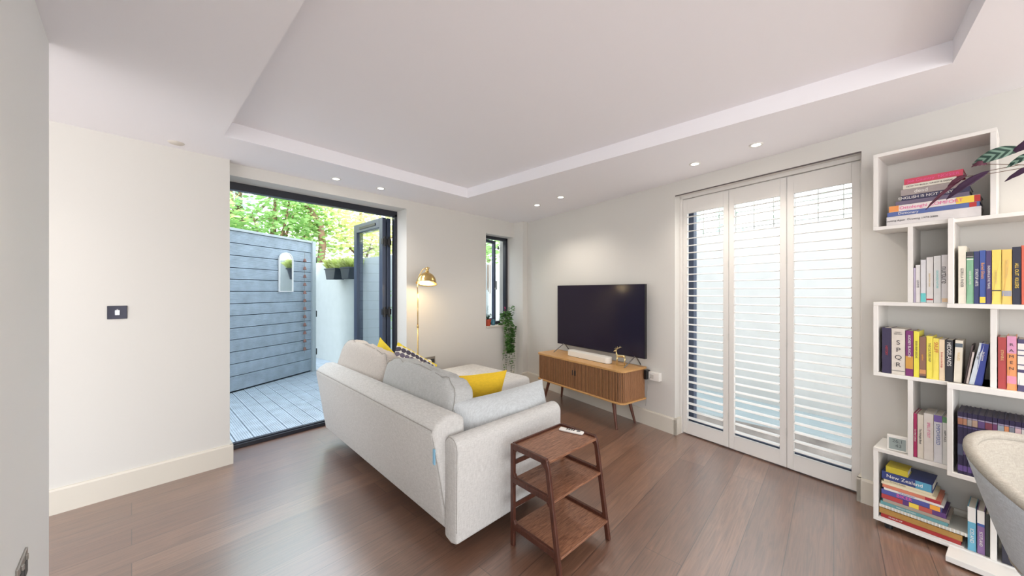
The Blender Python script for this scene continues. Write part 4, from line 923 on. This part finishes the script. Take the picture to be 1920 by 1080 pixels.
def cleaf(tip, base, width, m, roll=0, fold=.25, bend=.02, lb=None):
    """tip/base given as (s, n, z) on the bookcase; a leaf mesh with its own axes"""
    a = Vector((base[0] - 4.52, -(base[1] - .14), base[2] - 1.7855)); b_ = Vector((tip[0] - 4.52, -(tip[1] - .14), tip[2] - 1.7855))
    X = (b_ - a); Ln = X.length; X.normalize(); Zr = Vector((0, -1, .35)); Y = Zr.cross(X).normalized(); Z = X.cross(Y)
    M = Matrix((X, Y, Z)).transposed().to_4x4(); M = Matrix.Translation(a) @ M @ Matrix.Rotation(roll, 4, 'X')
    N = 12; vs = []; fs = []
    for i in range(N + 1):
        u_ = i / N; ww = width / 2 * (sin(pi * u_ ** .85)) ** .75 if 0 < i < N else .0008
        for j, q in enumerate((-1, -.5, 0, .5, 1)):
            vs.append((u_ * Ln, q * ww, -abs(q) * ww * -fold + bend * sin(pi * u_) + .002 * sin(u_ * 25) * abs(q)))
    for i in range(N):
        for j in range(4): fs.append((i * 5 + j, (i + 1) * 5 + j, (i + 1) * 5 + j + 1, i * 5 + j + 1))
    o = rawmesh('leaf', m, cp, vs, fs, True); o.matrix_local = M
    if lb: o['label'] = lb
    k = o.modifiers.new('s', 'SOLIDIFY'); k.thickness = .001
    return o
cleaf((4.066, .34, 2.035), (4.205, .33, 2.075), .060, CAL, rad(-8), lb='striped green leaf')
cleaf((4.063, .345, 2.022), (4.112, .345, 2.022), .026, PUR, lb='purple underside')
cleaf((4.165, .34, 1.99), (4.265, .33, 2.04), .034, CAL, lb='striped green leaf')
cleaf((3.985, .35, 1.875), (4.118, .34, 1.990), .036, PUR2, lb='dark purple leaf')
cleaf((3.915, .35, 1.835), (4.045, .34, 1.980), .016, PUR, lb='purple leaf')
cleaf((3.985, .34, 1.93), (4.052, .34, 1.990), .020, PUR, lb='purple leaf')
cleaf((4.160, .34, 1.925), (4.27, .33, 1.985), .028, PUR2, lb='dark purple leaf')
cleaf((4.175, .34, 2.05), (4.30, .33, 2.11), .05, PUR2, lb='dark purple leaf')
cleaf((4.36, .32, 2.18), (4.45, .2, 2.05), .07, CAL); cleaf((4.62, .3, 2.15), (4.54, .2, 2.03), .07, CAL); cleaf((4.66, .3, 1.98), (4.56, .2, 1.97), .06, CAL)
g = G()
def sq(p_): return (p_[0] - 4.52, -(p_[1] - .14), p_[2] - 1.7855)
for pts in ([(4.205, .33, 2.075), (4.32, .28, 2.02), (4.5, .16, 1.93)], [(4.118, .34, 1.99), (4.2, .33, 1.995), (4.35, .27, 1.97), (4.51, .16, 1.92)], [(4.112, .345, 2.022), (4.19, .33, 2.0), (4.51, .15, 1.91)], [(4.045, .34, 1.98), (4.12, .34, 1.975), (4.27, .3, 1.985), (4.5, .15, 1.93)], [(4.27, .33, 1.985), (4.5, .15, 1.92)], [(4.30, .33, 2.11), (4.5, .15, 1.92)], [(4.265, .33, 2.04), (4.5, .15, 1.93)], [(4.45, .2, 2.05), (4.51, .15, 1.92)], [(4.54, .2, 2.03), (4.52, .15, 1.92)], [(4.56, .2, 1.97), (4.53, .15, 1.92)]):
    g.tube([sq(q) for q in pts], .0016, 6)
g.make('stems', mat('stem_brown', (.16, .10, .06), .6), cp)

# ------------------------------------------------------------------ tub chair at the right edge
tcx = thing('tub_chair', 'pale grey felt tub chair with curved shell at the right edge', 'chair', (2.15, -.70, 0), rad(-38))
CHI = fabric_mat('chair_felt', (.37, .345, .30), .12); CHO = fabric_mat('chair_felt_blue_lit', (.50, .54, .58), .12)  # outer felt tinted blue for the daylight falling from the shutters
def shell(off, m, nm, thick):
    NA, NZ = 40, 14; vs = []; 
    for i in range(NA + 1):
        ph = rad(-118 + 236 * i / NA)  # 0 = back (+y)
        rim = .815 - .11 * (abs(ph) / rad(80)) ** 2
        for j in range(NZ + 1):
            f = j / NZ; z = .40 + (rim - .40) * f
            r_ = (.20 + .115 * f ** .85) + off
            if f > .93: r_ = r_ - (off * .5) * (f - .93) / .07
            vs.append((sin(ph) * r_, cos(ph) * r_, z))
    fs = [(i * (NZ + 1) + j, (i + 1) * (NZ + 1) + j, (i + 1) * (NZ + 1) + j + 1, i * (NZ + 1) + j + 1) for i in range(NA) for j in range(NZ)]
    return vs, fs, NA, NZ
vi, fi, NA, NZ = shell(-.018, None, '', 0); vo, fo, _, _ = shell(.018, None, '', 0)
rawmesh('backrest_inner', CHI, tcx, vi, fi, True); rawmesh('backrest_shell', CHO, tcx, vo, [f[::-1] for f in fo], True)
rim = [((Vector(vi[i * (NZ + 1) + NZ]) + Vector(vo[i * (NZ + 1) + NZ])) / 2) for i in range(NA + 1)]
side = lambda i: [((Vector(vi[i * (NZ + 1) + j]) + Vector(vo[i * (NZ + 1) + j])) / 2) for j in range(NZ + 1)]
G().tube(side(0) + rim[1:-1] + side(NA)[::-1], .019, 10).make('rim', CHI, tcx, smooth=True)
G().squad(.215, .22, .045, .5, .8, M=Matrix.Translation((0, 0, .44))).make('seat', CHI, tcx, smooth=True)
for sx in (-1, 1):
    for sy in (-1, 1): G().cyl((sx * .13, sy * .13, .41), (sx * .20, sy * .20, 0), .014, .009).make('leg', LEGW, tcx)
